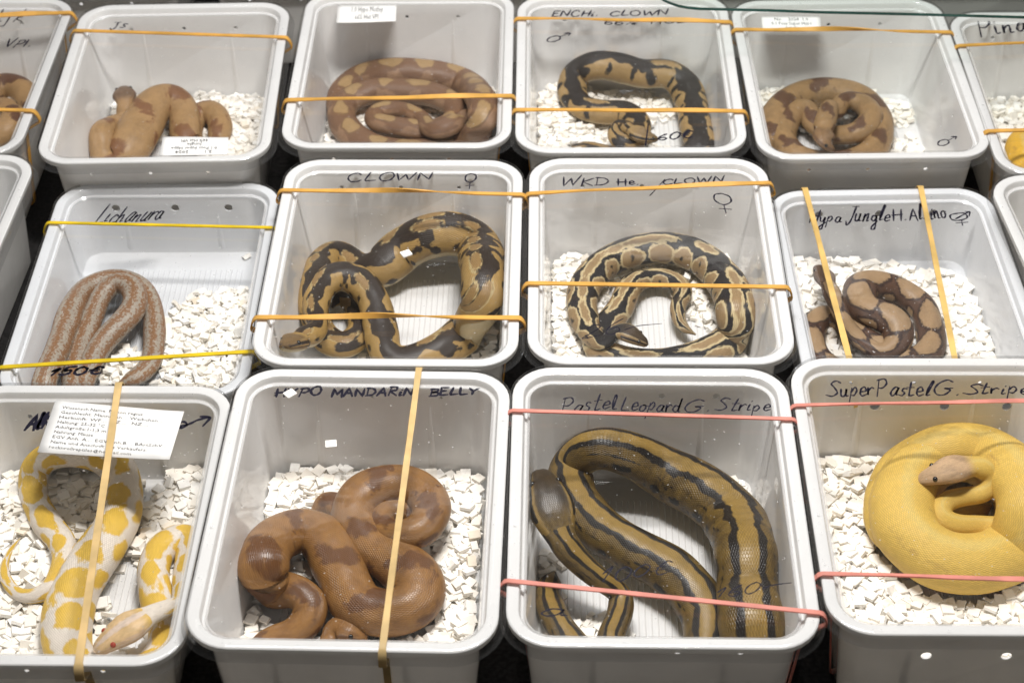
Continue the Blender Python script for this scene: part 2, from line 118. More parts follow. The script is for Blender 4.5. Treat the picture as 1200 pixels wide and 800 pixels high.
vs = scene.view_settings
scene.display_settings.display_device = 'sRGB'
vs.view_transform = 'Standard'
vs.look = 'None'
vs.exposure = 0.0
vs.gamma = 1.0
vs.use_curve_mapping = False
scene.cycles.max_bounces = 10
scene.cycles.transparent_max_bounces = 24
scene.cycles.transmission_bounces = 8
scene.cycles.use_denoising = True


# ------------------------------------------------------------------ materials
class NT:
    def __init__(self, name):
        self.m = bpy.data.materials.new(name)
        self.m.use_nodes = True
        self.t = self.m.node_tree
        self.t.nodes.clear()
        self.out = self.t.nodes.new('ShaderNodeOutputMaterial')

    def n(self, kind, **kw):
        nd = self.t.nodes.new('ShaderNode' + kind)
        for k, v in kw.items():
            if hasattr(nd, k) and k not in nd.inputs:
                setattr(nd, k, v)
            else:
                self.put(nd.inputs[k], v)
        return nd

    def put(self, sock, v):
        if isinstance(v, bpy.types.NodeSocket):
            self.t.links.new(v, sock)
        elif isinstance(v, tuple) and len(v) == 3 and sock.type == 'RGBA':
            sock.default_value = (*v, 1)
        else:
            sock.default_value = v

    def math(self, op, a, b=0.0, c=0.0):
        nd = self.t.nodes.new('ShaderNodeMath')
        nd.operation = op
        for s, v in zip(nd.inputs, (a, b, c)):
            self.put(s, v)
        return nd.outputs[0]

    def mix(self, fac, a, b, blend='MIX'):
        nd = self.t.nodes.new('ShaderNodeMix')
        nd.data_type = 'RGBA'
        nd.blend_type = blend
        self.put(nd.inputs[0], fac)
        self.put(nd.inputs[6], a)
        self.put(nd.inputs[7], b)
        return nd.outputs[2]

    def step(self, x, lo, hi):
        nd = self.t.nodes.new('ShaderNodeMapRange')
        nd.interpolation_type = 'SMOOTHSTEP'
        self.put(nd.inputs[0], x)
        nd.inputs[1].default_value = lo
        nd.inputs[2].default_value = hi
        return nd.outputs[0]

    def noise(self, vec, scale, detail=3.0, rough=0.5):
        nd = self.t.nodes.new('ShaderNodeTexNoise')
        if vec is not None:
            self.put(nd.inputs['Vector'], vec)
        nd.inputs['Scale'].default_value = scale
        nd.inputs['Detail'].default_value = detail
        nd.inputs['Roughness'].default_value = rough
        return nd.outputs[0]

    def obj(self):
        return self.n('TexCoord').outputs['Object']

    def surf(self, s):
        self.t.links.new(s, self.out.inputs['Surface'])
        return self.m


def mat_principled(name, color, rough=0.5, spec=0.5, noise_scale=None, var=0.15, bump=0.0):
    t = NT(name)
    c = color
    p = t.n('BsdfPrincipled', Roughness=rough)
    p.inputs['Specular IOR Level'].default_value = spec
    if noise_scale:
        nz = t.noise(t.obj(), noise_scale, 4)
        dark = tuple(x * (1 - var) for x in color)
        lite = tuple(min(1, x * (1 + var)) for x in color)
        c = t.mix(t.step(nz, 0.3, 0.7), dark, lite)
        if bump:
            b = t.n('Bump', Strength=bump, Distance=0.0006, Height=nz)
            t.put(p.inputs['Normal'], b.outputs[0])
    t.put(p.inputs['Base Color'], c)
    return t.surf(p.outputs[0])


def mat_plastic(name, color, trans=0.28, haze=0.0):
    """milky moulded polypropylene"""
    t = NT(name)
    o = t.obj()
    cl = t.noise(o, 22, 5, 0.6)
    streak = t.n('Mapping', Vector=o)
    streak.inputs['Scale'].default_value = (70, 70, 5)
    sn = t.noise(streak.outputs[0], 1.0, 4)
    c = t.mix(t.step(cl, 0.3, 0.75), tuple(x * 0.95 for x in color), color)
    c = t.mix(t.math('MULTIPLY', t.step(sn, 0.55, 0.8), 0.08), c, (0.60, 0.59, 0.57))
    d = t.n('BsdfDiffuse', Color=c)
    tr = t.n('BsdfTranslucent', Color=t.mix(1.0, c, (1.0, 0.96, 0.90), 'MULTIPLY'))
    mx = t.n('MixShader')
    mx.inputs[0].default_value = trans
    t.put(mx.inputs[1], d.outputs[0])
    t.put(mx.inputs[2], tr.outputs[0])
    bmp = t.n('Bump', Strength=0.25, Distance=0.0008, Height=t.noise(o, 60, 3))
    g = t.n('BsdfGlossy', Roughness=0.11, Color=(1, 1, 1))
    t.put(g.inputs['Normal'], bmp.outputs[0])
    bf = t.n('NewGeometry').outputs['Backfacing']
    fr = t.n('Fresnel', IOR=t.math('ADD', 1.45, t.math('MULTIPLY', bf, 1 / 1.45 - 1.45)))
    t.put(fr.inputs['Normal'], bmp.outputs[0])
    mg = t.n('MixShader')
    t.put(mg.inputs[0], fr.outputs[0])
    t.put(mg.inputs[1], mx.outputs[0])
    t.put(mg.inputs[2], g.outputs[0])
    return t.surf(mg.outputs[0])


def mat_clear(name, haze=0.03, tint=(0.985, 0.985, 0.985), rough=0.04, hazecol=(0.85, 0.85, 0.85), smudge=0.0):
    """thin clear sheet: transparent with a Fresnel sheen and a little haze"""
    t = NT(name)
    o = t.obj()
    tr = t.n('BsdfTransparent', Color=tint)
    d = t.n('BsdfDiffuse', Color=hazecol)
    tl = t.n('BsdfTranslucent', Color=hazecol)
    dm = t.n('MixShader')
    dm.inputs[0].default_value = 0.5
    t.put(dm.inputs[1], d.outputs[0])
    t.put(dm.inputs[2], tl.outputs[0])
    m1 = t.n('MixShader')
    if smudge:
        w = t.n('Mapping', Vector=o)
        w.inputs['Scale'].default_value = (14, 45, 14)
        h = t.math('ADD', haze, t.math('MULTIPLY', t.step(t.noise(w.outputs[0], 1.0, 5, 0.65), 0.5, 0.85), smudge))
        dust = t.step(t.noise(o, 420, 1), 0.745, 0.77)
        h = t.math('ADD', h, t.math('MULTIPLY', dust, 0.55))
        t.put(m1.inputs[0], h)
    else:
        m1.inputs[0].default_value = haze
    t.put(m1.inputs[1], tr.outputs[0])
    t.put(m1.inputs[2], dm.outputs[0])
    bmp = t.n('Bump', Strength=0.22, Distance=0.0010, Height=t.noise(o, 24, 3))
    g = t.n('BsdfGlossy', Roughness=rough)
    t.put(g.inputs['Normal'], bmp.outputs[0])
    bf = t.n('NewGeometry').outputs['Backfacing']
    fr = t.n('Fresnel', IOR=t.math('ADD', 1.4, t.math('MULTIPLY', bf, 1 / 1.4 - 1.4)))
    m2 = t.n('MixShader')
    t.put(m2.inputs[0], fr.outputs[0])
    t.put(m2.inputs[1], m1.outputs[0])
    t.put(m2.inputs[2], g.outputs[0])
    return t.surf(m2.outputs[0])


M_TUB = mat_plastic('milky_plastic', (0.925, 0.925, 0.922))
M_TUB_BLUE = mat_plastic('bluish_milky_plastic', (0.88, 0.90, 0.93), 0.30)
M_LID = mat_clear('clear_lid_plastic', 0.004, smudge=0.035)
M_LIP = mat_clear('lid_lip_plastic', 0.05, (0.80, 0.80, 0.80), 0.03)
M_BEAD = mat_clear('lid_fold_plastic', 0.5, rough=0.12, hazecol=(0.9, 0.9, 0.9))
M_CLOTH = mat_principled('black_cloth', (0.016, 0.015, 0.015), 0.85, 0.15, 300, 0.4, 0.4)
M_PAPER = mat_principled('white_paper', (0.80, 0.79, 0.77), 0.7, 0.2, 90, 0.03)
M_PRINT = mat_principled('printing_ink', (0.02, 0.02, 0.024), 0.7, 0.2)
M_INK = mat_principled('marker_ink', (0.008, 0.007, 0.018), 0.6, 0.2)
M_EYE = mat_principled('dark_eye', (0.012, 0.010, 0.009), 0.08, 0.6)
M_EYE_RED = mat_principled('red_eye', (0.35, 0.05, 0.03), 0.1, 0.6)
M_GLASS = mat_clear('shelf_glass', 0.0, (0.97, 0.99, 0.98), 0.02)
M_GLASS_EDGE = mat_principled('green_glass_edge', (0.016, 0.075, 0.060), 0.2, 0.6, 40, 0.3)


def mat_rubber(name, color):
    t = NT(name)
    o = t.obj()
    nz = t.noise(o, 45, 4)
    c = t.mix(t.step(nz, 0.3, 0.72), tuple(x * 0.8 for x in color), tuple(min(1, x * 1.08) for x in color))
    d = t.n('BsdfPrincipled', Roughness=0.5)
    t.put(d.inputs['Base Color'], c)
    d.inputs['Specular IOR Level'].default_value = 0.35
    tr = t.n('BsdfTranslucent')
    t.put(tr.inputs['Color'], c)
    mx = t.n('MixShader')
    mx.inputs[0].default_value = 0.25
    t.put(mx.inputs[1], d.outputs[0])
    t.put(mx.inputs[2], tr.outputs[0])
    return t.surf(mx.outputs[0])


RUBBER = {'orange': mat_rubber('orange_rubber', (0.80, 0.45, 0.10)),
          'tan': mat_rubber('tan_rubber', (0.84, 0.58, 0.20)),
          'pale': mat_rubber('pale_rubber', (0.82, 0.60, 0.28)),
          'yellow': mat_rubber('yellow_rubber', (0.82, 0.60, 0.02)),
          'pink': mat_rubber('pink_rubber', (0.85, 0.34, 0.27))}


def mat_chips():
    t = NT('white_wood_chips')
    g = t.n('NewGeometry')
    r = g.outputs['Random Per Island']
    a = t.mix(t.step(r, 0.0, 1.0), (0.88, 0.83, 0.745), (0.93, 0.91, 0.87))
    a = t.mix(t.step(r, 0.93, 1.0), a, (0.83, 0.74, 0.61))
    nz = t.noise(t.obj(), 260, 4)
    a = t.mix(t.math('MULTIPLY', t.step(nz, 0.5, 0.8), 0.10), a, (0.70, 0.60, 0.47))
    p = t.n('BsdfPrincipled', Roughness=0.8)
    t.put(p.inputs['Base Color'], a)
    p.inputs['Specular IOR Level'].default_value = 0.2
    b = t.n('Bump', Strength=0.3, Distance=0.0004, Height=nz)
    t.put(p.inputs['Normal'], b.outputs[0])
    return t.surf(p.outputs[0])


M_CHIP = mat_chips()


def mat_snake(name, base, dark, light, belly, outline, head, amp=0.25, edge=0.06, out_w=0.0, speck=0.25, rows=34,
              nscale=(260, 9), gloss=0.40, speckcol=None, scale=0.0030, ragged=0.10):
    """scaly skin; the attribute 'pat' carries the edges of the markings: R dark marks, G light marks, B belly, A head"""
    t = NT(name)
    at = t.n('Attribute', attribute_name='pat')
    sep = t.n('SeparateColor')
    t.put(sep.inputs[0], at.outputs['Color'])
    R, G, B, A = sep.outputs[0], sep.outputs[1], sep.outputs[2], at.outputs['Alpha']
    uv = t.n('UVMap', uv_map='skin').outputs[0]
    sx = t.n('SeparateXYZ')
    t.put(sx.inputs[0], uv)
    u, v = sx.outputs[0], sx.outputs[1]
    mp = t.n('Mapping', Vector=uv)
    mp.inputs['Scale'].default_value = (nscale[0], nscale[1], 1)
    nz = t.noise(mp.outputs[0], 1.0, 4, 0.6)
    nd = t.math('MULTIPLY', t.math('SUBTRACT', nz, 0.5), amp)
    # scale lattice, each scale with its own tone
    a = t.math('MULTIPLY', u, 1 / scale)
    b = t.math('MULTIPLY', v, rows)
    ab, am = t.math('ADD', a, b), t.math('SUBTRACT', a, b)
    s1 = t.math('SINE', t.math('MULTIPLY', ab, math.pi))
    s2 = t.math('SINE', t.math('MULTIPLY', am, math.pi))
    cell = t.math('ABSOLUTE', t.math('MULTIPLY', s1, s2))
    cx = t.n('CombineXYZ')
    t.put(cx.inputs[0], t.math('FLOOR', ab))
    t.put(cx.inputs[1], t.math('FLOOR', am))
    wn = t.n('TexWhiteNoise', Vector=cx.outputs[0]).outputs[0]
    rag = t.math('MULTIPLY', t.math('SUBTRACT', wn, 0.5), ragged)
    r_ = t.math('ADD', t.math('ADD', R, nd), rag)
    g_ = t.math('ADD', t.math('ADD', G, nd), rag)
    mp2 = t.n('Mapping', Vector=uv)
    mp2.inputs['Scale'].default_value = (90, 4, 1)
    n2 = t.noise(mp2.outputs[0], 1.0, 5, 0.65)
    c = t.mix(t.math('MULTIPLY', t.step(n2, 0.35, 0.75), speck), base, speckcol or tuple(x * 0.55 for x in base))
    bl = t.step(t.math('ADD', B, t.math('MULTIPLY', nd, 0.6)), 0.38, 0.66)
    c = t.mix(bl, c, belly)
    if out_w:
        c = t.mix(t.step(g_, 0.5 - out_w - edge, 0.5 - out_w + edge * 0.3), c, outline)
    lt = t.mix(t.math('MULTIPLY', t.step(n2, 0.4, 0.8), speck * 0.8), light, tuple(x * 0.6 for x in light))
    c = t.mix(t.step(g_, 0.5 - edge, 0.5 + edge), c, lt)
    c = t.mix(t.step(r_, 0.5 - edge, 0.5 + edge), c, dark)
    c = t.mix(A, c, t.mix(t.step(n2, 0.38, 0.7), head, tuple(x * 0.62 for x in head)))
    c = t.mix(t.math('MULTIPLY', t.math('SUBTRACT', 1.0, t.step(cell, 0.02, 0.45)), 0.38), c,
              t.mix(1.0, c, (0.35, 0.33, 0.30), 'MULTIPLY'))
    c = t.mix(t.math('MULTIPLY', wn, 0.22), c, t.mix(1.0, c, (0.45, 0.42, 0.40), 'MULTIPLY'))
    p = t.n('BsdfPrincipled', Roughness=gloss)
    t.put(p.inputs['Base Color'], c)
    p.inputs['Specular IOR Level'].default_value = 0.5
    bm = t.n('Bump', Strength=0.5, Distance=0.0004, Height=t.step(cell, 0.0, 0.5))
    bm2 = t.n('Bump', Strength=0.5, Distance=0.0016, Height=t.noise(t.obj(), 85, 3))
    t.put(bm.inputs['Normal'], bm2.outputs[0])
    t.put(p.inputs['Normal'], bm.outputs[0])
    return t.surf(p.outputs[0])


# ------------------------------------------------------------------ object helpers
def link(name, mesh, mats=(), parent=None, smooth=False):
    o = bpy.data.objects.new(name, mesh)
    col.objects.link(o)
    if mats and not mesh.materials:
        for m in mats:
            mesh.materials.append(m)
    if parent is not None:
        o.parent = parent
    if smooth:
        mesh.polygons.foreach_set('use_smooth', [True] * len(mesh.polygons))
    return o


def tag(o, label, cat, group=None, kind=None):
    o['label'] = label
    o['category'] = cat
    if group:
        o['group'] = group
    if kind:
        o['kind'] = kind
    return o


def mesh_py(name, verts, faces, mats=(), smooth=False):
    me = bpy.data.meshes.new(name)
    me.from_pydata([tuple(map(float, v)) for v in verts], [], faces)
    me.update()
    for m in mats:
        me.materials.append(m)
    if smooth:
        me.polygons.foreach_set('use_smooth', [True] * len(me.polygons))
    return me


def rrect(w, d, r, n=8):
    """rounded rectangle, counter-clockwise"""
    pts = []
    r = max(r, 0.002)
    for cx, cy, a0 in ((w / 2 - r, d / 2 - r, 0), (-w / 2 + r, d / 2 - r, 90), (-w / 2 + r, -d / 2 + r, 180), (w / 2 - r, -d / 2 + r, 270)):
        for k in range(n + 1):
            a = math.radians(a0 + 90 * k / n)
            pts.append((cx + r * math.cos(a), cy + r * math.sin(a)))
    return pts


def loft(w, d, R, prof, cap0=True, cap1=True, n=8):
    verts, faces = [], []
    for off, z in prof:
        for x, y in rrect(w - 2 * off, d - 2 * off, R - off, n):
            verts.append((x, y, z))
    m = 4 * (n + 1)
    for k in range(len(prof) - 1):
        for i in range(m):
            j = (i + 1) % m
            faces.append((k * m + i, k * m + j, (k + 1) * m + j, (k + 1) * m + i))
    if cap0:
        faces.append(tuple(range(m))[::-1])
    if cap1:
        faces.append(tuple(range((len(prof) - 1) * m, len(prof) * m)))
    return verts, faces


def box_geo(V, F, x0, x1, y0, y1, z0, z1):
    b = len(V)
    V += [(x0, y0, z0), (x1, y0, z0), (x1, y1, z0), (x0, y1, z0), (x0, y0, z1), (x1, y0, z1), (x1, y1, z1), (x0, y1, z1)]
    F += [tuple(b + i for i in f) for f in ((3, 2, 1, 0), (4, 5, 6, 7), (0, 1, 5, 4), (1, 2, 6, 5), (2, 3, 7, 6), (3, 0, 4, 7))]


# ------------------------------------------------------------------ the table
tv, tf = [], []
box_geo(tv, tf, -3, 3, -1.5, 4, -0.04, 0.0)
tbl = link('table_top', mesh_py('table_top', tv, tf, [M_CLOTH]))
tag(tbl, 'table covered in black cloth under all the boxes', 'table', kind='structure')

# ------------------------------------------------------------------ boxes
R_OUT = 0.029
tub_cache, lid_cache = {}, {}


def tub_mesh(w, d, h, ins, holes, mat):
    key = (round(w, 4), round(d, 4), round(h, 4), holes, mat.name)
    if key in tub_cache:
        return tub_cache[key]
    zb = 0.0012
    prof = [(ins + 0.010, zb), (ins + 0.004, zb), (ins + 0.0015, zb + 0.0015), (ins, zb + 0.005),
            (0.0105, h - 0.012), (0.0100, h - 0.010), (0.0082, h - 0.0085), (0.0078, h - 0.0055), (0.0014, h - 0.005), (0.0004, h - 0.0046),
            (0, h - 0.0036), (0.0002, h - 0.0006), (0.0010, h), (0.0068, h), (0.0077, h - 0.0004), (0.0083, h - 0.0014),
            (0.0090, h - 0.0050), (0.0112, h - 0.0066), (0.0116, h - 0.0080), (ins + 0.0013, zb + 0.0075), (ins + 0.0028, zb + 0.0036),
            (ins + 0.0065, zb + 0.0018)]
    V, F = loft(w, d, R_OUT, prof)
    me = mesh_py('tub', V, F, [mat], False)
    if holes:
        hv, hf = [], []

        def cyl(axis, a, z, r, half):
            b = len(hv)
            n = 14
            for s in (-half, half):
                for k in range(n):
                    q = 2 * math.pi * k / n
                    if axis == 'y':
                        hv.append((a + r * math.cos(q), s, z + r * math.sin(q)))
                    else:
                        hv.append((s, a + r * math.cos(q), z + r * math.sin(q)))
            for k in range(n):
                j = (k + 1) % n
                q = (b + k, b + j, b + n + j, b + n + k)
                hf.append(q)
            hf.append(tuple(range(b, b + n))[::-1])
            hf.append(tuple(range(b + n, b + 2 * n)))
        for axis, a, dz, r in holes:
            cyl(axis, a, h - dz, r, 0.3)
        hm = mesh_py('hole_cutter', hv, hf)
        bm = bmesh.new()
        bm.from_mesh(hm)
        bmesh.ops.recalc_face_normals(bm, faces=bm.faces[:])
        bm.to_mesh(hm)
        bm.free()
        bm = bmesh.new()
        bm.from_mesh(me)
        bmesh.ops.recalc_face_normals(bm, faces=bm.faces[:])
        bm.to_mesh(me)
        bm.free()
        a = bpy.data.objects.new('tub_raw', me)
        c = bpy.data.objects.new('hole_cutter', hm)
        col.objects.link(a)
        col.objects.link(c)
        md = a.modifiers.new('holes', 'BOOLEAN')
        md.operation = 'DIFFERENCE'
        md.solver = 'EXACT'
        md.object = c
        dg = bpy.context.evaluated_depsgraph_get()
        dg.update()
        me2 = bpy.data.meshes.new_from_object(a.evaluated_get(dg))
        bpy.data.objects.remove(a)
        bpy.data.objects.remove(c)
        me = me2
    # moulded ribs on the floor and two slim ribs up each wall
    V = [tuple(v.co) for v in me.vertices]
    F = [tuple(p.vertices) for p in me.polygons]
    zf = zb + 0.0017
    wf, df = w - 2 * ins - 0.045, d - 2 * ins - 0.05
    n = int(wf / 0.0042)
    for k in range(n + 1):
        x = -wf / 2 + wf * k / n
        b = len(V)
        V += [(x - .0008, -df / 2, zf), (x + .0008, -df / 2, zf), (x, -df / 2, zf + .0009), (x - .0008, df / 2, zf), (x + .0008, df / 2, zf), (x, df / 2, zf + .0009)]
        F += [(b, b + 1, b + 2), (b + 5, b + 4, b + 3), (b + 1, b + 4, b + 5, b + 2), (b, b + 2, b + 5, b + 3), (b + 3, b + 4, b + 1, b)]
    zt, zl = h - 0.022, zb + 0.006
    for sx in (-0.22 * w, 0.2 * w):
        for sy in (1, -1):
            b = len(V)
            yt = d / 2 - 0.0122 - (ins - 0.0105) * 0.15
            yl = d / 2 - ins - 0.0012
            V += [(sx - .0008, sy * yt, zt), (sx + .0008, sy * yt, zt), (sx - .0035, sy * yl, zl), (sx + .0035, sy * yl, zl),
                  (sx, sy * (yt - .0003), zt - .001), (sx - .0010, sy * (yl - .0008), zl), (sx + .0010, sy * (yl - .0008), zl)]
            f = [(b, b + 2, b + 5, b + 4), (b + 4, b + 5, b + 6), (b + 4, b + 6, b + 3, b + 1), (b, b + 4, b + 1)]
            F += [q[::-1] for q in f] if sy > 0 else f
    out = mesh_py('tub', V, F, [mat])
    # smooth the corners, keep the folds
    bm = bmesh.new()
    bm.from_mesh(out)
    for f in bm.faces:
        f.smooth = True
    for e in bm.edges:
        e.smooth = len(e.link_faces) == 2 and e.calc_face_angle(0) < math.radians(32)
    bm.to_mesh(out)
    bm.free()
    tub_cache[key] = out
    return out


def lid_mesh(w, d, h):
    key = (round(w, 4), round(d, 4), round(h, 4))
    if key in lid_cache:
        return lid_cache[key]
    prof = [(-0.0042, h - 0.0078), (-0.0036, h - 0.0070), (-0.0022, h - 0.0062), (-0.0014, h - 0.0040), (-0.0012, h + 0.0004), (-0.0006, h + 0.0012),
            (0.0004, h + 0.0015), (0.0070, h + 0.0015), (0.0080, h + 0.0010), (0.0087, h - 0.0006), (0.0094, h - 0.0046), (0.0100, h - 0.0052), (0.0106, h - 0.0050),
            (0.0110, h - 0.0041), (0.0114, h - 0.0038), (0.0119, h - 0.0040), (0.0124, h - 0.0045)]
    V, F = loft(w, d, R_OUT, prof, False, True, 10)
    me = mesh_py('lid', V, F, [M_LID, M_BEAD, M_LIP], True)
    m = 44
    for p in me.polygons:
        k = p.index // m
        if k in (12, 13, 14, 15):
            p.material_index = 1
        elif k < 5:
            p.material_index = 2
    me.polygons[len(me.polygons) - 1].use_smooth = False
    lid_cache[key] = me
    return me


STD = tuple(('y', a, 0.019, 0.0017) for a in (-0.052, -0.004, 0.043)) + tuple(('x', a, 0.024, 0.0012) for a in (-0.03, 0.02))
SHALLOW = tuple(('y', a, 0.0165, 0.0034) for a in (-0.047, 0.002, 0.046))
BIGH = tuple(('y', a, 0.034, 0.0034) for a in (-0.031, 0.018, 0.062)) + tuple(('y', a, 0.013, 0.0014) for a in (-0.05, -0.006, 0.04)) + tuple(('x', a, 0.03, 0.0012) for a in (-0.03, 0.02))
CHOLE = tuple(('y', a, 0.016, 0.0024) for a in (0.009, 0.047)) + tuple(('x', a, 0.024, 0.0012) for a in (-0.03, 0.02))
SMALL = tuple(('y', a, 0.0145, 0.0012) for a in (-0.07, -0.002, 0.046)) + tuple(('x', a, 0.03, 0.0012) for a in (-0.03, 0.02))
HOLES = {'E': SHALLOW, 'H': SHALLOW, 'D': BIGH, 'C': CHOLE, 'B': SMALL}

BOX_LABEL = {
    'A': 'lidded plastic box with a big printed paper slip and a white and yellow snake inside',
    'B': 'lidded plastic box lettered HYPO MANDARIN BELLY around a thick brown snake',
    'C': 'lidded plastic box with two pink bands around a long snake with black stripes',
    'D': 'lidded plastic box with big round holes around the coiled plain yellow snake',
    'E': 'low bluish plastic box marked 150 euro around the rusty mottled snake',
    'F': 'lidded plastic box lettered CLOWN only, with a loose white chip on its lid',
    'G': 'lidded plastic box lettered WKD around the black snake with tan blotches',
    'H': 'low bluish plastic box with two bands running lengthwise over a knotted snake',
    'I': 'cut-off plastic box marked VPI in the top left corner of the photo',
    'J': 'lidded plastic box with an upside down slip over a tan snake facing out',
    'K': 'lidded plastic box with a slip at its back edge, filled by an oval brown snake',
    'L': 'lidded plastic box lettered ENCHI CLOWN around a dark and gold snake',
    'M': 'lidded plastic box under the glass edge, with a slip and half-bare floor',
    'N': 'cut-off plastic box in the top right corner with yellow snake and marked Pinat',
    'R': 'cut-off plastic box with unmarked lid and only white bedding, at right edge',
    'Q': 'cut-off plastic box with unmarked lid and no bedding, at left edge',
    'S': 'plastic box of the back row, front seen behind the VPI box',
    'T': 'plastic box of the back row seen in the gap left of the oval brown snake',
    'U': 'plastic box of the back row seen left of the ENCHI CLOWN box',
    'V': 'plastic box of the back row seen right of the ENCHI CLOWN box',
    'X': 'plastic box of the back row seen left of the Pinat box'}
BOX, LID = {}, {}
for key, (x, y, a, w, d, h) in DATA['boxes'].items():
    root = bpy.data.objects.new('plastic_box', None)
    root.empty_display_size = 0.03
    col.objects.link(root)
    root.location = (x, y, 0)
    root.rotation_euler = (0, 0, a)
    tag(root, BOX_LABEL[key], 'box', 'lidded plastic boxes on the table')
    blue = key in 'EH'
    link('tub', tub_mesh(w, d, h, 0.0125 if blue else 0.0165, HOLES.get(key, STD), M_TUB_BLUE if blue else M_TUB), parent=root)
    LID[key] = link('lid', lid_mesh(w, d, h), parent=root)
    BOX[key] = root


def to_world(key, p):
    x, y, a = DATA['boxes'][key][:3]
    c, s = math.cos(a), math.sin(a)
    return (x + c * p[0] - s * p[1], y + s * p[0] + c * p[1], p[2])


# ------------------------------------------------------------------ snakes
def catmull(P, step):
    P = np.asarray(P, float)
    Q = np.vstack([2 * P[0] - P[1], P, 2 * P[-1] - P[-2]])
    out = []
    for i in range(1, len(Q) - 2):
        p0, p1, p2, p3 = Q[i - 1:i + 3]
        n = max(3, int(np.linalg.norm(p2[:3] - p1[:3]) / (step * 0.4)))
        t = np.linspace(0, 1, n, endpoint=False)[:, None]
        out.append(0.5 * (2 * p1 + (p2 - p0) * t + (2 * p0 - 5 * p1 + 4 * p2 - p3) * t ** 2 + (3 * p1 - p0 - 3 * p2 + p3) * t ** 3))
    out.append(P[-1:])
    S = np.vstack(out)

    def resample(S):
        L = np.r_[0, np.cumsum(np.linalg.norm(np.diff(S[:, :3], axis=0), axis=1))]
        u = np.linspace(0, L[-1], max(8, int(L[-1] / step)))
        return np.stack([np.interp(u, L, S[:, k]) for k in range(4)], 1), u
    S, u = resample(S)
    for _ in range(14):
        S[1:-1] = 0.5 * S[1:-1] + 0.25 * (S[:-2] + S[2:])
    return resample(S)


def smooth01(x, a, b):
    t = np.clip((x - a) / (b - a), 0, 1)
    return t * t * (3 - 2 * t)


def blots(U, V, rad, items):
    """signed distance (in units of 4 mm, clipped) to a union of ellipses (u, v, ru, rv)"""
    R = np.full(U.shape, -1.0)
    circ = math.pi * rad
    for u0, v0, ru, rv in items:
        dv = np.abs(V - v0)
        e = np.sqrt(((U - u0) / ru) ** 2 + (dv / rv) ** 2)
        R = np.maximum(R, (1 - e) * np.minimum(ru, rv * circ) / 0.004)
    return np.clip(R, -1, 1)


def band(x, lo, hi, unit):
    return np.clip(np.minimum(x - lo, hi - x) / unit, -1, 1)


def pat_albino(U, V, rad, L, r):
    it = []
    u = 0.01
    while u < L - 0.05:
        k = r.uniform(0.8, 1.25)
        it.append((u, r.uniform(-0.1, 0.02), 0.0112 * k, 0.20 * k))
        it.append((u + 0.014, r.uniform(0.30, 0.42), 0.0095 * k, 0.12))
        it.append((u + r.uniform(0.008, 0.018), r.uniform(-0.48, -0.34), 0.0100, 0.125 * k))
        it.append((u + 0.006, 0.62, 0.008, 0.09))
        it.append((u + 0.016, -0.66, 0.008, 0.09))
        if r.random() < 0.5:
            it.append((u + 0.013, r.uniform(-0.15, 0.15), 0.004, 0.05))
        u += r.uniform(0.024, 0.032)
    R = blots(U, V, rad, it)
    return np.full_like(R, -1), R, smooth01(np.abs(V), 0.72, 0.9)


def pat_boa(U, V, rad, L, r, step=0.048, size=0.82):
    it, g = [], []
    u = 0.015
    while u < L - 0.03:
        k = r.uniform(0.8, 1.2) * size
        it.append((u, r.uniform(-0.04, 0.04), 0.0085 * k, 0.25 * k))
        it.append((u - 0.007, 0.13, 0.006 * k, 0.12))
        it.append((u + 0.007, -0.14, 0.006 * k, 0.12))
        for s in (-1, 1):
            it.append((u + step * 0.5 + r.uniform(-.004, .004), s * r.uniform(0.42, 0.5), 0.0045 * k, 0.07))
            if r.random() < .5:
                it.append((u + step * 0.3, s * 0.22, 0.0022, 0.03))
        u += step * r.uniform(0.85, 1.2)
    return blots(U, V, rad, it), np.full_like(U, -1), smooth01(np.abs(V), 0.55, 0.95)


def pat_motley(U, V, rad, L, r):
    it, d = [], []
    u = 0.01
    while u < L:
        it.append((u, r.uniform(-0.06, 0.06), 0.010 * r.uniform(.8, 1.3), 0.17))
        for s in (-1, 1):
            d.append((u + 0.016, s * 0.3, 0.009, 0.12))
        u += r.uniform(0.026, 0.036)
    R = np.maximum(band(np.abs(V), 0.0, 0.24 + 0.03 * np.sin(U * 260), 0.06), blots(U, V, rad, d))
    Gm = blots(U, V, rad, it)
    return np.minimum(R, -Gm), Gm, smooth01(np.abs(V), 0.5, 0.95)


def pat_stripe(U, V, rad, L, r):
    a = np.abs(V)
    w = 0.022 * np.sin(U * 210) + 0.012 * np.sin(U * 77 + 1)
    R = np.maximum(band(a, 0.100 + w * .4, 0.190 + w, 0.05), band(a, 0.315 + w, 0.335 + w + .02 * np.sin(U * 130), 0.05))
    it = []
    u = 0.02
    while u < L:
        for s in (-1, 1):
            k = r.uniform(.7, 1.3)
            it.append((u, s * 0.47, 0.007 * k, 0.06 * k))
            it.append((u + .012, s * 0.53, 0.003, 0.03))
        u += r.uniform(0.022, 0.04)
    R = np.maximum(R, blots(U, V, rad, it) - 0.08)
    Gm = band(a, -1, 0.100, 0.05)
    return R, Gm, smooth01(a, 0.52, 0.78)


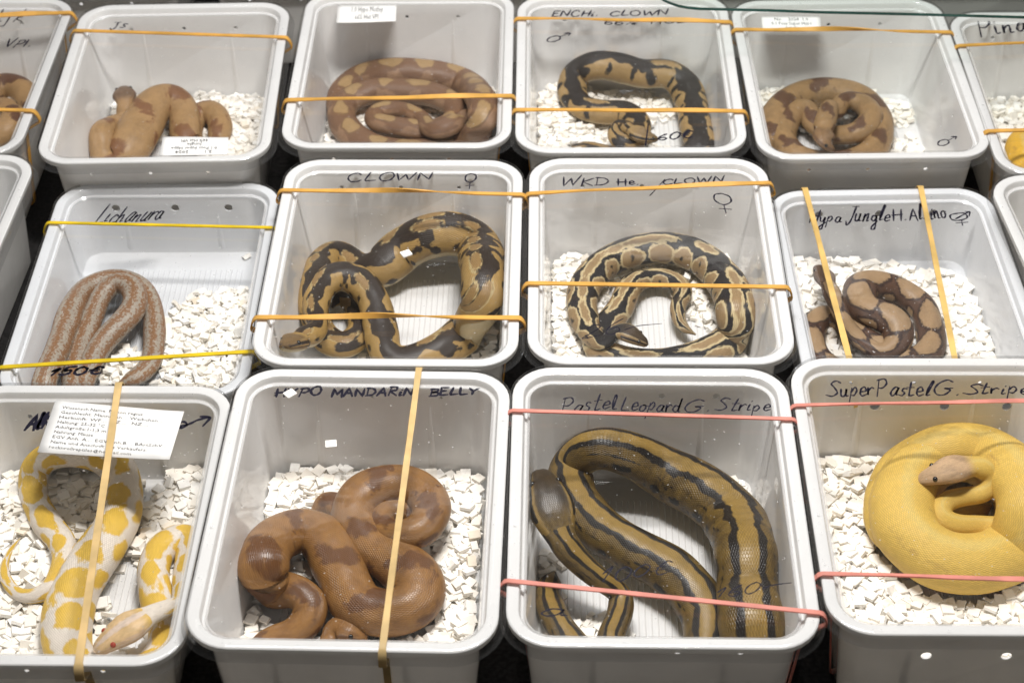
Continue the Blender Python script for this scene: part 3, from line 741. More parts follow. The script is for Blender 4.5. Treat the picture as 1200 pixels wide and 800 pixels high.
def pat_clown(U, V, rad, L, r):
    a = np.abs(V)
    w = 0.06 * np.sin(U * 150 + np.sign(V)) + 0.04 * np.sin(U * 330 + 2)
    R = band(a, -1, 0.19 + w, 0.07)
    it, g = [], []
    u = 0.0
    while u < L:
        for s in (-1, 1):
            q = u + r.uniform(-.006, .006)
            it.append((q, s * r.uniform(.36, .46), 0.0034 * r.uniform(.8, 1.5), 0.05))
            if r.random() < .55:
                it.append((q + .012, s * r.uniform(.46, .58), 0.0028, 0.08))
            if r.random() < .4:
                it.append((q + .008, s * .28, 0.005, 0.14))
            if r.random() < .35:
                g.append((q + .01, s * .1, 0.010, 0.09))
        u += r.uniform(0.02, 0.03)
    Gm = blots(U, V, rad, g)
    return np.minimum(np.maximum(R, blots(U, V, rad, it)), -Gm), Gm, smooth01(a, 0.46, 0.7)


def pat_ball(U, V, rad, L, r):
    g, d = [], []
    u = 0.0
    while u < L - .04:
        for s in (-1, 1):
            q = u + (0.012 if s > 0 else 0)
            k = r.uniform(.85, 1.2)
            g.append((q, s * 0.40, 0.0108 * k, 0.20))
            if r.random() < .8:
                d.append((q, s * r.uniform(.3, .42), 0.0024, 0.045))
                d.append((q + .002, s * r.uniform(.42, .5), 0.002, 0.03))
        if r.random() < .55:
            g.append((u + .012, r.uniform(-.05, .05), 0.012 * r.uniform(.7, 1.6), 0.075))
        u += r.uniform(0.025, 0.030)
    return blots(U, V, rad, d), blots(U, V, rad, g), smooth01(np.abs(V), 0.58, 0.74)


def pat_enchi(U, V, rad, L, r):
    a = np.abs(V)
    R = band(a, -1, 0.20 + 0.05 * np.sin(U * 120) + .03 * np.sin(U * 300 + 1), 0.06)
    d, g = [], []
    u = 0.01
    while u < L - .03:
        for s in (-1, 1):
            d.append((u + r.uniform(-.003, .003) + (0.008 if s > 0 else 0), s * 0.36, 0.0032 * r.uniform(.7, 1.5), 0.20 * r.uniform(.7, 1.1)))
        if r.random() < .3:
            g.append((u + .01, 0.0, 0.012, 0.10))
        u += r.uniform(0.015, 0.024)
    Gm = blots(U, V, rad, g)
    return np.minimum(np.maximum(R, blots(U, V, rad, d)), -Gm), Gm, smooth01(a, 0.55, 0.75)


def pat_rosy(U, V, rad, L, r):
    a = np.abs(V)
    R = np.maximum(band(a, -1, 0.09, 0.1), band(a, 0.26, 0.47, 0.12)) * 0.6
    return R, np.full_like(R, -1), smooth01(a, 0.7, 0.95)


def pat_knot(U, V, rad, L, r):
    g, d = [], []
    u = 0.02
    while u < L - .03:
        k = r.uniform(.9, 1.2)
        g.append((u, r.uniform(-.05, .05), 0.0135 * k, 0.27))
        for s in (-1, 1):
            g.append((u + .017, s * .5, 0.007, 0.10))
        u += r.uniform(0.031, 0.037)
    return np.full_like(U, -1), blots(U, V, rad, g), smooth01(np.abs(V), 0.6, 0.85) * .6


def pat_plain(U, V, rad, L, r):
    a = np.abs(V)
    Gm = band(a, -1, 0.055 + .008 * np.sin(U * 60), 0.08)
    it = [(r.uniform(0, L), s * r.uniform(.2, .3), 0.004 * r.uniform(.6, 1.6), 0.02) for _ in range(12) for s in (-1, 1)]
    return blots(U, V, rad, it) - .12, Gm, smooth01(a, 0.5, 0.85)


def make_snake(key, label, pattern, mat, head_len, head_w, eye_mat, seed, head_mix=0.0, head_h=0.60, eye=0.165, top=False, stripe=0.8, group='snakes in the boxes'):
    pts = np.asarray(DATA['snakes'][key], float) * 0.001
    S, u = catmull(pts, 0.0016)
    L = u[-1]
    n = len(S)
    T = np.gradient(S[:, :3], axis=0)
    T /= np.linalg.norm(T, axis=1)[:, None]
    up = np.array([0, 0, 1.0]) - T * T[:, 2:3]
    up /= np.maximum(np.linalg.norm(up, axis=1)[:, None], 1e-3)
    for _ in range(7):
        up[1:-1] = (up[:-2] + 2 * up[1:-1] + up[2:]) / 4
    up -= T * (up * T).sum(1)[:, None]
    up /= np.linalg.norm(up, axis=1)[:, None]
    side = np.cross(T, up)
    w = S[:, 3].copy()
    h = w * 0.9
    th = np.clip((u - (L - head_len)) / head_len, 0, 1)
    hs = smooth01(u, L - head_len * 1.25, L - head_len * 0.85)
    hw = head_w * np.interp(th, [0, .12, .28, .42, .58, .74, .88, .96, 1], [.62, .78, .98, 1.0, .86, .68, .52, .36, .06])
    hh = head_w * head_h * np.interp(th, [0, .12, .28, .42, .58, .74, .88, .96, 1], [.85, .9, .98, 1.0, .95, .80, .62, .38, .08])
    w = w * (1 - hs) + hw * hs
    h = h * (1 - hs) + hh * hs
    pr_ = random.Random(seed + 100)
    wob = sum(a_ * np.sin(u * f_ + pr_.uniform(0, 6.28)) for a_, f_ in ((.030, 62), (.022, 121), (.014, 230)))
    w = w * (1 + wob * (1 - hs))
    h = h * (1 - 0.8 * wob * (1 - hs))
    tail = smooth01(u, -0.004, 0.012)
    w *= 0.1 + 0.9 * tail
    h *= 0.1 + 0.9 * tail
    m = 44
    phi = np.linspace(-math.pi, math.pi, m + 1)
    cs, sn = np.cos(phi), np.sin(phi)
    flat = np.where(cs < 0, 0.86, 1.0)
    # heads are wedge shaped: flatter crown, jaw edge low on the side
    crown = 1 - 0.16 * (1 - np.abs(sn)[None, :]) * hs[:, None] * (cs > 0)[None, :]
    P = S[:, None, :3] + up[:, None, :] * (h[:, None] * (cs * flat)[None, :] * crown)[:, :, None] + side[:, None, :] * (w[:, None] * sn[None, :])[:, :, None]
    # wrinkles and unevenness of a real body
    U = np.repeat(u[:, None], m + 1, 1)
    V = np.repeat((phi / math.pi)[None, :], n, 0)
    verts = P.reshape(-1, 3)
    idx = np.arange(n * (m + 1)).reshape(n, m + 1)
    quads = np.stack([idx[:-1, :-1], idx[:-1, 1:], idx[1:, 1:], idx[1:, :-1]], -1).reshape(-1, 4)
    faces = [tuple(q) for q in quads.tolist()]
    faces.append(tuple(idx[0, :-1].tolist()))
    faces.append(tuple(idx[-1, :-1].tolist())[::-1])
    verts = np.array([to_world(key, p) for p in verts])
    base = np.array(to_world(key, (0, 0, 0)))
    base[:2] = verts[:, :2].mean(0)
    base[2] = verts[:, 2].min()
    me = mesh_py('snake_body', verts - base, faces, [mat], True)
    r = random.Random(seed)
    q = [r.uniform(0, 6.28) for _ in range(8)]
    wk = {'C': 0.3, 'G': 0.45, 'H': 0.45, 'D': 0.2, 'E': 0.3, 'F': 0.35, 'L': 0.5}.get(key, 0.8)
    Uw = U + wk * (0.0022 * np.sin(U * 190 + 5 * V + q[0]) + 0.0016 * np.sin(U * 410 - 9 * V + q[1]) + 0.0010 * np.sin(17 * V + U * 90 + q[2]))
    Vw = V + wk * (0.030 * np.sin(U * 230 + q[3] + 4 * np.sign(V)) * np.clip(np.abs(V) * 4, 0, 1) + 0.022 * np.sin(U * 520 + 7 * V + q[4]))
    R, G, B = pattern(Uw, Vw, float(np.median(S[:, 3])), L, r)
    fade = np.where(U > L - head_len * 0.9, 0.0, 1.0)
    R = np.where(fade > 0, R, -1)
    G = np.where(fade > 0, G, -1)
    a_ = np.abs(V)
    A = smooth01(U, L - head_len * 1.0, L - head_len * 0.78) * head_mix
    hz = (th > .08)[:, None]
    if top:
        # dark crown, pale stripe above the lip
        A = A * (1 - smooth01(a_, 0.16 + .1 * th[:, None], 0.26 + .1 * th[:, None])) * smooth01(th, .10, .42)[:, None]
        G = np.where(hz, np.maximum(G, np.clip((a_ - 0.25) / 0.08, -1, 1) * np.clip((0.62 - a_) / 0.08, -1, 1)), G)
    # dark stripe through the eye, mouth line, nostrils
    eyeline = 0.34 + 0.06 * (1 - th[:, None])
    st = np.clip(1 - np.abs(a_ - eyeline) / 0.075, -1, 1) * (th > .2)[:, None] * (th < .97)[:, None]
    mouth = np.clip(1 - np.abs(a_ - 0.50) / 0.022, -1, 1) * (th > .25)[:, None]
    nost = 1 - np.hypot((th[:, None] - .93) / .03, (a_ - .22) / .06)
    R = np.where(hz, np.maximum(R, np.where(st > .0, st * stripe - .1, -1)), R)
    R = np.where(hz, np.maximum(R, np.where(mouth > .2, mouth * .6, -1)), R)
    R = np.where(hz, np.maximum(R, np.clip(nost, -1, 1)), R)
    if eye_mat is M_EYE_RED:
        G = np.where(hz, np.maximum(G, np.clip(np.where(a_ < .3, np.abs(a_ - .02) - .05, .42 - a_) / .12, -1, 1) * (th < .9)[:, None]), G)
    R, G = np.clip(R, -1, 1), np.clip(G, -1, 1)
    pat = np.stack([.5 + .5 * R, .5 + .5 * G, B * (1 - hs[:, None] * .3), A], -1).reshape(-1, 4).astype(np.float32)
    at = me.attributes.new('pat', 'FLOAT_COLOR', 'POINT')
    at.data.foreach_set('color', pat.ravel())
    uvl = me.uv_layers.new(name='skin')
    vi = np.empty(len(me.loops), np.int32)
    me.loops.foreach_get('vertex_index', vi)
    uv = np.stack([U.ravel(), V.ravel()], 1)[vi].astype(np.float32)
    uvl.data.foreach_set('uv', uv.ravel())
    o = link('snake', me)
    o.location = base
    tag(o, label, 'snake', group)
    # eyes
    i = int(np.argmin(np.abs(th - 0.68)))
    for s in (-1, 1):
        a = s * 1.02
        c = S[i, :3] + up[i] * h[i] * math.cos(a) * 0.86 + side[i] * w[i] * math.sin(a) * 0.90
        bm = bmesh.new()
        bmesh.ops.create_uvsphere(bm, u_segments=14, v_segments=9, radius=head_w * eye)
        em = bpy.data.meshes.new('eye')
        bm.to_mesh(em)
        bm.free()
        e = link('eye', em, [eye_mat], o, True)
        e.location = np.array(to_world(key, c)) - base
    return S


def c_(*v):
    return tuple(v)


SK = {}
sn_mat = {
    'A': mat_snake('albino_skin', (0.85, 0.77, 0.67), (0.62, 0.42, 0.22), (0.82, 0.53, 0.07), (0.86, 0.80, 0.72), (0.8, 0.7, 0.6), (0.82, 0.60, 0.46), amp=0.22, edge=0.10, speck=0.2, speckcol=(0.72, 0.62, 0.55)),
    'B': mat_snake('brown_boa_skin', (0.32, 0.155, 0.042), (0.140, 0.056, 0.016), (0.4, 0.2, 0.1), (0.15, 0.065, 0.026), (0, 0, 0), (0.24, 0.12, 0.05), amp=1.1, edge=0.17, speck=0.7, speckcol=(0.17, 0.075, 0.024), gloss=0.34),
    'C': mat_snake('striped_skin', (0.185, 0.115, 0.026), (0.014, 0.010, 0.007), (0.300, 0.188, 0.044), (0.44, 0.33, 0.15), (0, 0, 0), (0.032, 0.020, 0.011), amp=0.5, edge=0.09, speck=0.9, speckcol=(0.045, 0.028, 0.012), gloss=0.36),
    'D': mat_snake('yellow_skin', (0.76, 0.51, 0.105), (0.50, 0.31, 0.08), (0.75, 0.545, 0.15), (0.62, 0.38, 0.10), (0, 0, 0), (0.64, 0.43, 0.25), amp=0.5, edge=0.25, speck=0.16, gloss=0.55, rows=44, scale=0.0026, speckcol=(0.56, 0.36, 0.09), ragged=.15),
    'E': mat_snake('rosy_skin', (0.42, 0.365, 0.295), (0.27, 0.132, 0.055), (0.4, 0.3, 0.2), (0.46, 0.38, 0.30), (0, 0, 0), (0.40, 0.25, 0.15), amp=2.0, edge=0.14, speck=0.4, nscale=(420, 14), rows=26, scale=0.0026),
    'F': mat_snake('clown_skin', (0.42, 0.265, 0.085), (0.030, 0.019, 0.012), (0.30, 0.185, 0.07), (0.62, 0.50, 0.29), (0.5, 0.4, 0.2), (0.12, 0.07, 0.035), amp=0.45, edge=0.07, out_w=0.06, speck=0.45),
    'G': mat_snake('ball_skin', (0.018, 0.015, 0.015), (0.030, 0.020, 0.014), (0.335, 0.225, 0.110), (0.60, 0.50, 0.32), (0.60, 0.48, 0.27), (0.13, 0.085, 0.045), amp=0.3, edge=0.06, out_w=0.16, speck=0.45),
    'H': mat_snake('saddled_skin', (0.120, 0.060, 0.034), (0.03, 0.02, 0.02), (0.40, 0.262, 0.140), (0.30, 0.20, 0.15), (0.045, 0.022, 0.016), (0.20, 0.125, 0.08), amp=0.4, edge=0.07, out_w=0.18, speck=0.65),
    'I': mat_snake('corner_boa_skin', (0.42, 0.25, 0.105), (0.13, 0.055, 0.025), (0.4, 0.2, 0.1), (0.36, 0.20, 0.10), (0, 0, 0), (0.35, 0.2, 0.1), amp=0.5, edge=0.09),
    'J': mat_snake('tan_boa_skin', (0.44, 0.265, 0.115), (0.235, 0.105, 0.042), (0.4, 0.2, 0.1), (0.50, 0.30, 0.19), (0, 0, 0), (0.19, 0.12, 0.08), amp=0.9, edge=0.16, speck=0.5),
    'K': mat_snake('oval_boa_skin', (0.33, 0.195, 0.110), (0.205, 0.110, 0.060), (0.40, 0.26, 0.12), (0.34, 0.20, 0.13), (0.13, 0.07, 0.03), (0.24, 0.14, 0.08), amp=0.5, edge=0.12, out_w=0.1, speck=0.5),
    'L': mat_snake('dark_gold_skin', (0.43, 0.285, 0.120), (0.030, 0.024, 0.020), (0.36, 0.235, 0.10), (0.62, 0.52, 0.34), (0.55, 0.42, 0.22), (0.12, 0.08, 0.05), amp=0.35, edge=0.07, out_w=0.05, speck=0.4),
    'M': mat_snake('saddle_boa_skin', (0.37, 0.225, 0.098), (0.125, 0.060, 0.030), (0.4, 0.2, 0.1), (0.30, 0.175, 0.085), (0, 0, 0), (0.24, 0.14, 0.075), amp=0.8, edge=0.12, speck=0.6),
    'N': mat_snake('golden_skin', (0.80, 0.47, 0.05), (0.55, 0.3, 0.05), (0.8, 0.55, 0.15), (0.7, 0.45, 0.1), (0, 0, 0), (0.7, 0.45, 0.1), amp=0.4, edge=0.2)}
SPEC = [
    ('A', 'white and yellow snake with red eye under the big paper slip', pat_albino, 0.042, 0.0122, M_EYE_RED, 3, 0.6),
    ('B', 'thick brown snake with reddish saddles curled in two loops', pat_boa, 0.03, 0.0105, M_EYE, 5, 0.3),
    ('C', 'large golden snake with black stripes along its back', pat_stripe, 0.060, 0.0155, M_EYE, 8, 0.85),
    ('D', 'plain yellow snake rolled into one round coil on white chips', pat_plain, 0.042, 0.0115, M_EYE, 2, 1.0),
    ('E', 'slim rust and grey mottled snake in the box marked 150 euro', pat_rosy, 0.026, 0.0075, M_EYE, 4, 0.2),
    ('F', 'dark brown and gold snake arching up the wall of the CLOWN box', pat_clown, 0.034, 0.0118, M_EYE, 12, 0.75),
    ('G', 'black snake with tan blotches coiled round a bare floor patch', pat_ball, 0.03, 0.0092, M_EYE, 6, 0.5),
    ('H', 'knotted dark snake with oval tan saddles and raised head', pat_knot, 0.028, 0.0085, M_EYE, 9, 0.6),
    ('I', 'brown snake partly visible in the top left corner box', pat_boa, 0.03, 0.0100, M_EYE, 7, 0.3),
    ('J', 'tan snake facing out of its box above an upside down slip', pat_boa, 0.027, 0.0108, M_EYE, 23, 0.9),
    ('K', 'brown snake rolled into a flat oval with its head on top', pat_motley, 0.034, 0.0082, M_EYE, 14, 0.5),
    ('L', 'black and gold snake bent in a wide arch in the ENCHI CLOWN box', pat_enchi, 0.03, 0.0098, M_EYE, 15, 0.5),
    ('M', 'tan snake with dark saddles heaped on the left of a half-bare box', pat_boa, 0.028, 0.0098, M_EYE, 16, 0.6),
    ('N', 'golden yellow snake in the top right corner box', pat_plain, 0.03, 0.0100, M_EYE, 17, 0.5)]
for key, label, pf, hl, hw, em, seed, hm in SPEC:
    SK[key] = make_snake(key, label, pf, sn_mat[key], hl, hw, em, seed, hm, top=key in 'CFGL', stripe=.25 if key in 'AD' else .8)

# ------------------------------------------------------------------ bedding of white chips
CUBE_F = np.array([(3, 2, 1, 0), (4, 5, 6, 7), (0, 1, 5, 4), (1, 2, 6, 5), (2, 3, 7, 6), (3, 0, 4, 7)])
CUBE_V = np.array([(-1, -1, -1), (1, -1, -1), (1, 1, -1), (-1, 1, -1), (-1, -1, 1), (1, -1, 1), (1, 1, 1), (-1, 1, 1)], float) * 0.5


def chip_arrays(pos, size, tilt, axis, yaw):
    """pos (n,3), size (n,3) -> stacked corners (n,8,3)"""
    n = len(pos)
    v = CUBE_V[None] * size[:, None]
    c, s = np.cos(yaw), np.sin(yaw)
    x = v[..., 0] * c[:, None] - v[..., 1] * s[:, None]
    y = v[..., 0] * s[:, None] + v[..., 1] * c[:, None]
    v = np.stack([x, y, v[..., 2]], -1)
    k = np.stack([np.cos(axis), np.sin(axis), np.zeros(n)], -1)[:, None, :]
    ct, st = np.cos(tilt)[:, None, None], np.sin(tilt)[:, None, None]
    v = v * ct + np.cross(np.broadcast_to(k, v.shape), v) * st + k * (v * k).sum(-1, keepdims=True) * (1 - ct)
    return v + pos[:, None]


BED_LABEL = {
    'A': 'white wood chips around the white and yellow snake', 'B': 'white wood chips around the thick brown snake',
    'C': 'few white wood chips behind the black striped snake', 'D': 'white wood chips under the round yellow coil',
    'E': 'white wood chips filling the right half of the 150 euro box', 'F': 'white wood chips around the CLOWN box snake',
    'G': 'white wood chips beside the black and tan snake', 'H': 'white wood chips around the knotted snake',
    'I': 'white wood chips in the cut-off VPI box', 'J': 'white wood chips behind the tan snake facing out',
    'K': 'white wood chips at the corners of the oval snake', 'L': 'white wood chips in the ENCHI CLOWN box',
    'M': 'white wood chips behind the heaped tan snake', 'N': 'white wood chips behind the golden snake in the corner',
    'R': 'white wood chips in the unmarked right edge box'}
for key, (inc, exc) in DATA['beds'].items():
    if not inc:
        continue
    w, d, h = DATA['boxes'][key][3:6]
    ins = 0.0125 if key in 'EH' else 0.0165
    hx, hy = w / 2 - ins - 0.0060, d / 2 - ins - 0.0060
    front = key in 'ABDH'
    sp = 0.0062 if front else 0.0055
    gx, gy = np.meshgrid(np.arange(-hx, hx, sp), np.arange(-hy, hy, sp))
    gx, gy = gx.ravel(), gy.ravel()
    hgt = np.zeros(len(gx))
    if inc == 'all':
        e = np.maximum(np.abs(gx) / hx, np.abs(gy) / hy)
        hgt = 0.007 + 0.007 * np.clip((gy / hy - .2) / .8, 0, 1) ** 2 + 0.004 * e ** 4
    else:
        for x0, y0, rx, ry, hm in inc:
            e = np.sqrt(((gx - x0 * .001) / (rx * .001)) ** 2 + ((gy - y0 * .001) / (ry * .001)) ** 2) + rng.normal(0, .07, len(gx))
            hgt = np.maximum(hgt, np.where(e < 1, hm * .001 * np.sqrt(np.clip(1 - e ** 2, 0.03, 1)), 0))
    for x0, y0, rx, ry in [q[:4] for q in exc]:
        e = ((gx - x0 * .001) / (rx * .001)) ** 2 + ((gy - y0 * .001) / (ry * .001)) ** 2 + rng.normal(0, .15, len(gx))
        hgt = np.where(e < 1, 0, hgt)
    hgt *= 1 + 0.25 * np.sin(gx * 190 + 1.3) * np.cos(gy * 170)
    P = []
    for lay in range(6):
        z = 0.0042 + lay * 0.0025
        ok = hgt > lay * 0.0025 + (0.0005 if lay else 0)
        ok &= rng.random(len(gx)) < 0.93
        q = np.stack([gx, gy, np.full(len(gx), z)], -1)[ok]
        q[:, :2] += rng.uniform(-.0024, .0024, (len(q), 2))
        q[:, 2] += rng.uniform(-.0006, .0012, len(q))
        P.append(q)
    P = np.vstack(P)
    grow = np.clip(P[:, 2] / h, 0, 1) * (ins - 0.0095)
    P[:, 0] = np.clip(P[:, 0], -hx - grow, hx + grow)
    P[:, 1] = np.clip(P[:, 1], -hy - grow, hy + grow)
    # keep out of the rounded corners and off the walls
    cr = 0.013
    ex, ey = np.abs(P[:, 0]) - (hx + grow - cr), np.abs(P[:, 1]) - (hy + grow - cr)
    P = P[~((ex > 0) & (ey > 0) & (np.hypot(ex, ey) > cr))]
    if key in SK:
        S = SK[key]
        dd = np.hypot(P[:, None, 0] - S[None, ::3, 0], P[:, None, 1] - S[None, ::3, 1])
        inside = ((dd < S[None, ::3, 3] * 0.86) & (P[:, None, 2] > (S[None, ::3, 2] - S[None, ::3, 3] * 1.05))).any(1)
        P = P[~inside]
    n = len(P)
    k = 0.0077 if front else 0.0066
    thick = 0.0023 if front else 0.0026
    size = np.stack([rng.uniform(.82, 1.12, n) * k, rng.uniform(.78, 1.08, n) * k, rng.uniform(.8, 1.25, n) * thick], -1)
    broken = rng.random(n) < (0.12 if front else .35)
    size[broken, 0] *= rng.uniform(.4, .8, broken.sum())
    tilt = np.abs(rng.normal(0, 0.20 if front else 0.30, n))
    steep = rng.random(n) < 0.07
    tilt[steep] += rng.uniform(.4, .9, steep.sum())
    VV = chip_arrays(P, size, tilt, rng.uniform(0, 6.283, n), rng.uniform(0, 6.283, n))
    VV[:, :, 2] = np.maximum(VV[:, :, 2], 0.0031)
    FF = (CUBE_F[None] + (np.arange(n) * 8)[:, None, None]).reshape(-1, 4)
    me = bpy.data.meshes.new('wood_chips')
    VV = VV.reshape(-1, 3)
    me.vertices.add(len(VV))
    me.vertices.foreach_set('co', VV.astype(np.float32).ravel())
    me.loops.add(len(FF) * 4)
    me.loops.foreach_set('vertex_index', FF.astype(np.int32).ravel())
    me.polygons.add(len(FF))
    me.polygons.foreach_set('loop_start', np.arange(0, len(FF) * 4, 4, dtype=np.int32))
    me.polygons.foreach_set('use_smooth', np.zeros(len(FF), dtype=bool))
    me.update(calc_edges=True)
    o = link('wood_chip_bedding', me, [M_CHIP])
    x, y, a = DATA['boxes'][key][:3]
    o.location = (x, y, 0)
    o.rotation_euler = (0, 0, a)
    tag(o, BED_LABEL[key], 'bedding', 'white wood chip bedding', 'stuff')

# single chips lying on lids
CHIP_LABEL = ['white chip on the lid touching the word HYPO', 'white chip on the lid below the word HYPO', 'white chip on the lid of the CLOWN box']
for (key, x, y, a), lab in zip(DATA['chips'], CHIP_LABEL):
    V, F = [], []
    box_geo(V, F, -.0038, .0038, -.0034, .0034, 0, .0016)
    me = mesh_py('wood_chip', V, F, [M_CHIP])
    bm = bmesh.new()
    bm.from_mesh(me)
    bmesh.ops.bevel(bm, geom=bm.edges[:], offset=.0003, segments=1, affect='EDGES')
    bm.to_mesh(me)
    bm.free()
    o = link('wood_chip', me)
    o.location = to_world(key, (x * .001, y * .001, DATA['boxes'][key][5] - 0.0044))
    o.rotation_euler = (0, 0, a)
    tag(o, lab, 'wood chip', 'loose chips on the lids')

# ------------------------------------------------------------------ rubber bands
BAND_LABEL = [
    'pale band running lengthwise across the big paper slip', 'pale narrow band running lengthwise over the thick brown snake',
    'pink band under the words Pastel Leopard', 'pink band slanting over the lower part of the black striped snake',
    'pink band under the words Super Pastel', 'pink band across the near part of the round yellow coil',
    'yellow band under the word Lichanura', 'yellow band just above the price 150 euro',
    'orange twisted band under the word CLOWN of the loose chip box', 'orange twisted band across the head of the CLOWN box snake',
    'orange slanting band crossing the WKD lettering', 'orange straight band across the middle of the black and tan snake',
    'tan lengthwise band over the head of the knotted snake', 'tan lengthwise band over bedding beside the knotted snake',
    'orange band across the lid of the tan snake facing out', 'orange band across the oval brown snake',
    'orange band between the words ENCHI CLOWN and 66%', 'orange band just above the price 60 euro',
    'orange band over the slip under the green glass edge', 'orange band below the word Pinat',
    'orange band over the golden snake in the top right corner box', 'orange twisted band above the letters VPI',
    'orange band over the snake in the VPI box']
for (key, kind, pa, pb, wid, tw), lab in zip(DATA['bands'], BAND_LABEL):
    w, d, h = DATA['boxes'][key][3:6]
    ins = 0.0125 if key in 'EH' else 0.0165
    ax = 0 if abs(pb[0] - pa[0]) > abs(pb[1] - pa[1]) else 1
    half = (w if ax == 0 else d) / 2
    a, b = np.array(pa) * .001, np.array(pb) * .001
    if a[ax] > b[ax]:
        a, b = b, a

    def lerp(s):
        t = (s - a[ax]) / (b[ax] - a[ax])
        q = a + (b - a) * t
        q[ax] = s
        return q
    zt = h + 0.0022
    path, twist = [], []
    for t in np.linspace(-1, 1, 49):
        q = lerp(t * (half - 0.001))
        path.append((q[0], q[1], zt))
        twist.append(math.pi * tw * float(smooth01(np.array(t), -0.75, 0.75)) if tw >= 1 else tw * 0.9 * math.sin(math.pi * t) ** 2 * (1 if t > 0 else -.6))
    ends = [(half + 0.0012, h + 0.0012), (half + 0.0030, h - 0.0014), (half + 0.0046, h - 0.0060), (half + 0.0046, h - 0.0084), (half - 0.0050, h - 0.0150)]
    zb = 0.004
    for t in (0, .5, 1):
        ends.append((half - .0085 + (half - ins + 0.0012 - half + .0085) * t, (h - .017) + (zb - h + .017) * t))
    ends += [(half - ins - 0.003, 0.0006)]
    right_side, left_side = [], []
    for s, z in ends:
        q = lerp(half)
        q[ax] = s
        right_side.append((q[0], q[1], z))
        q = lerp(-half)
        q[ax] = -s
        left_side.append((q[0], q[1], z))
    full = path + right_side + left_side[::-1]
    tws = twist + [twist[-1]] * len(right_side) + [twist[0]] * len(left_side)
    Pn = np.array(full)
    n = len(Pn)
    T = np.roll(Pn, -1, 0) - np.roll(Pn, 1, 0)
    T /= np.linalg.norm(T, axis=1)[:, None]
    e = np.array([b[0] - a[0], b[1] - a[1], 0])
    e /= np.linalg.norm(e)
    sv = np.array([-e[1], e[0], 0])
    V = []
    th = 0.0010
    for i in range(n):
        N = np.cross(T[i], sv)
        N /= np.linalg.norm(N)
        c_t, s_t = math.cos(tws[i]), math.sin(tws[i])
        if i >= len(path):
            c_t, s_t = 1.0, 0.0
        s2 = sv * c_t + N * s_t
        n2 = -sv * s_t + N * c_t
        lift = np.array([0, 0, abs(s_t) * wid * .0005 - 0.0004 * abs(s_t)])
        wv = wid * .001 * (1 + 0.05 * math.sin(i * .7)) * (0.86 if i < len(path) else 1)
        for p, q in ((-.5, -.5), (.5, -.5), (.5, .5), (-.5, .5)):
            V.append(Pn[i] + lift + s2 * wv * p + n2 * th * q)
    F = []
    flip = tw >= 1
    for i in range(n):
        j = (i + 1) % n
        for k in range(4):
            l = (k + 1) % 4
            # after a half twist the strip joins up with its edges swapped
            if flip and i in (len(path) - 1,):
                F.append((i * 4 + k, i * 4 + l, j * 4 + (l + 2) % 4, j * 4 + (k + 2) % 4))
            else:
                F.append((i * 4 + k, i * 4 + l, j * 4 + l, j * 4 + k))
    me = mesh_py('rubber_band', V, F, [RUBBER[kind]], True)
    bm = bmesh.new()
    bm.from_mesh(me)
    bmesh.ops.recalc_face_normals(bm, faces=bm.faces[:])
    for ed in bm.edges:
        ed.smooth = ed.calc_face_angle(0) < 0.9 if len(ed.link_faces) == 2 else False
    bm.to_mesh(me)
    bm.free()
    o = link('rubber_band', me)
    x, y, ang = DATA['boxes'][key][:3]
    o.location = (x, y, 0)
    o.rotation_euler = (0, 0, ang)
    tag(o, lab, 'rubber band', 'rubber bands round the boxes')

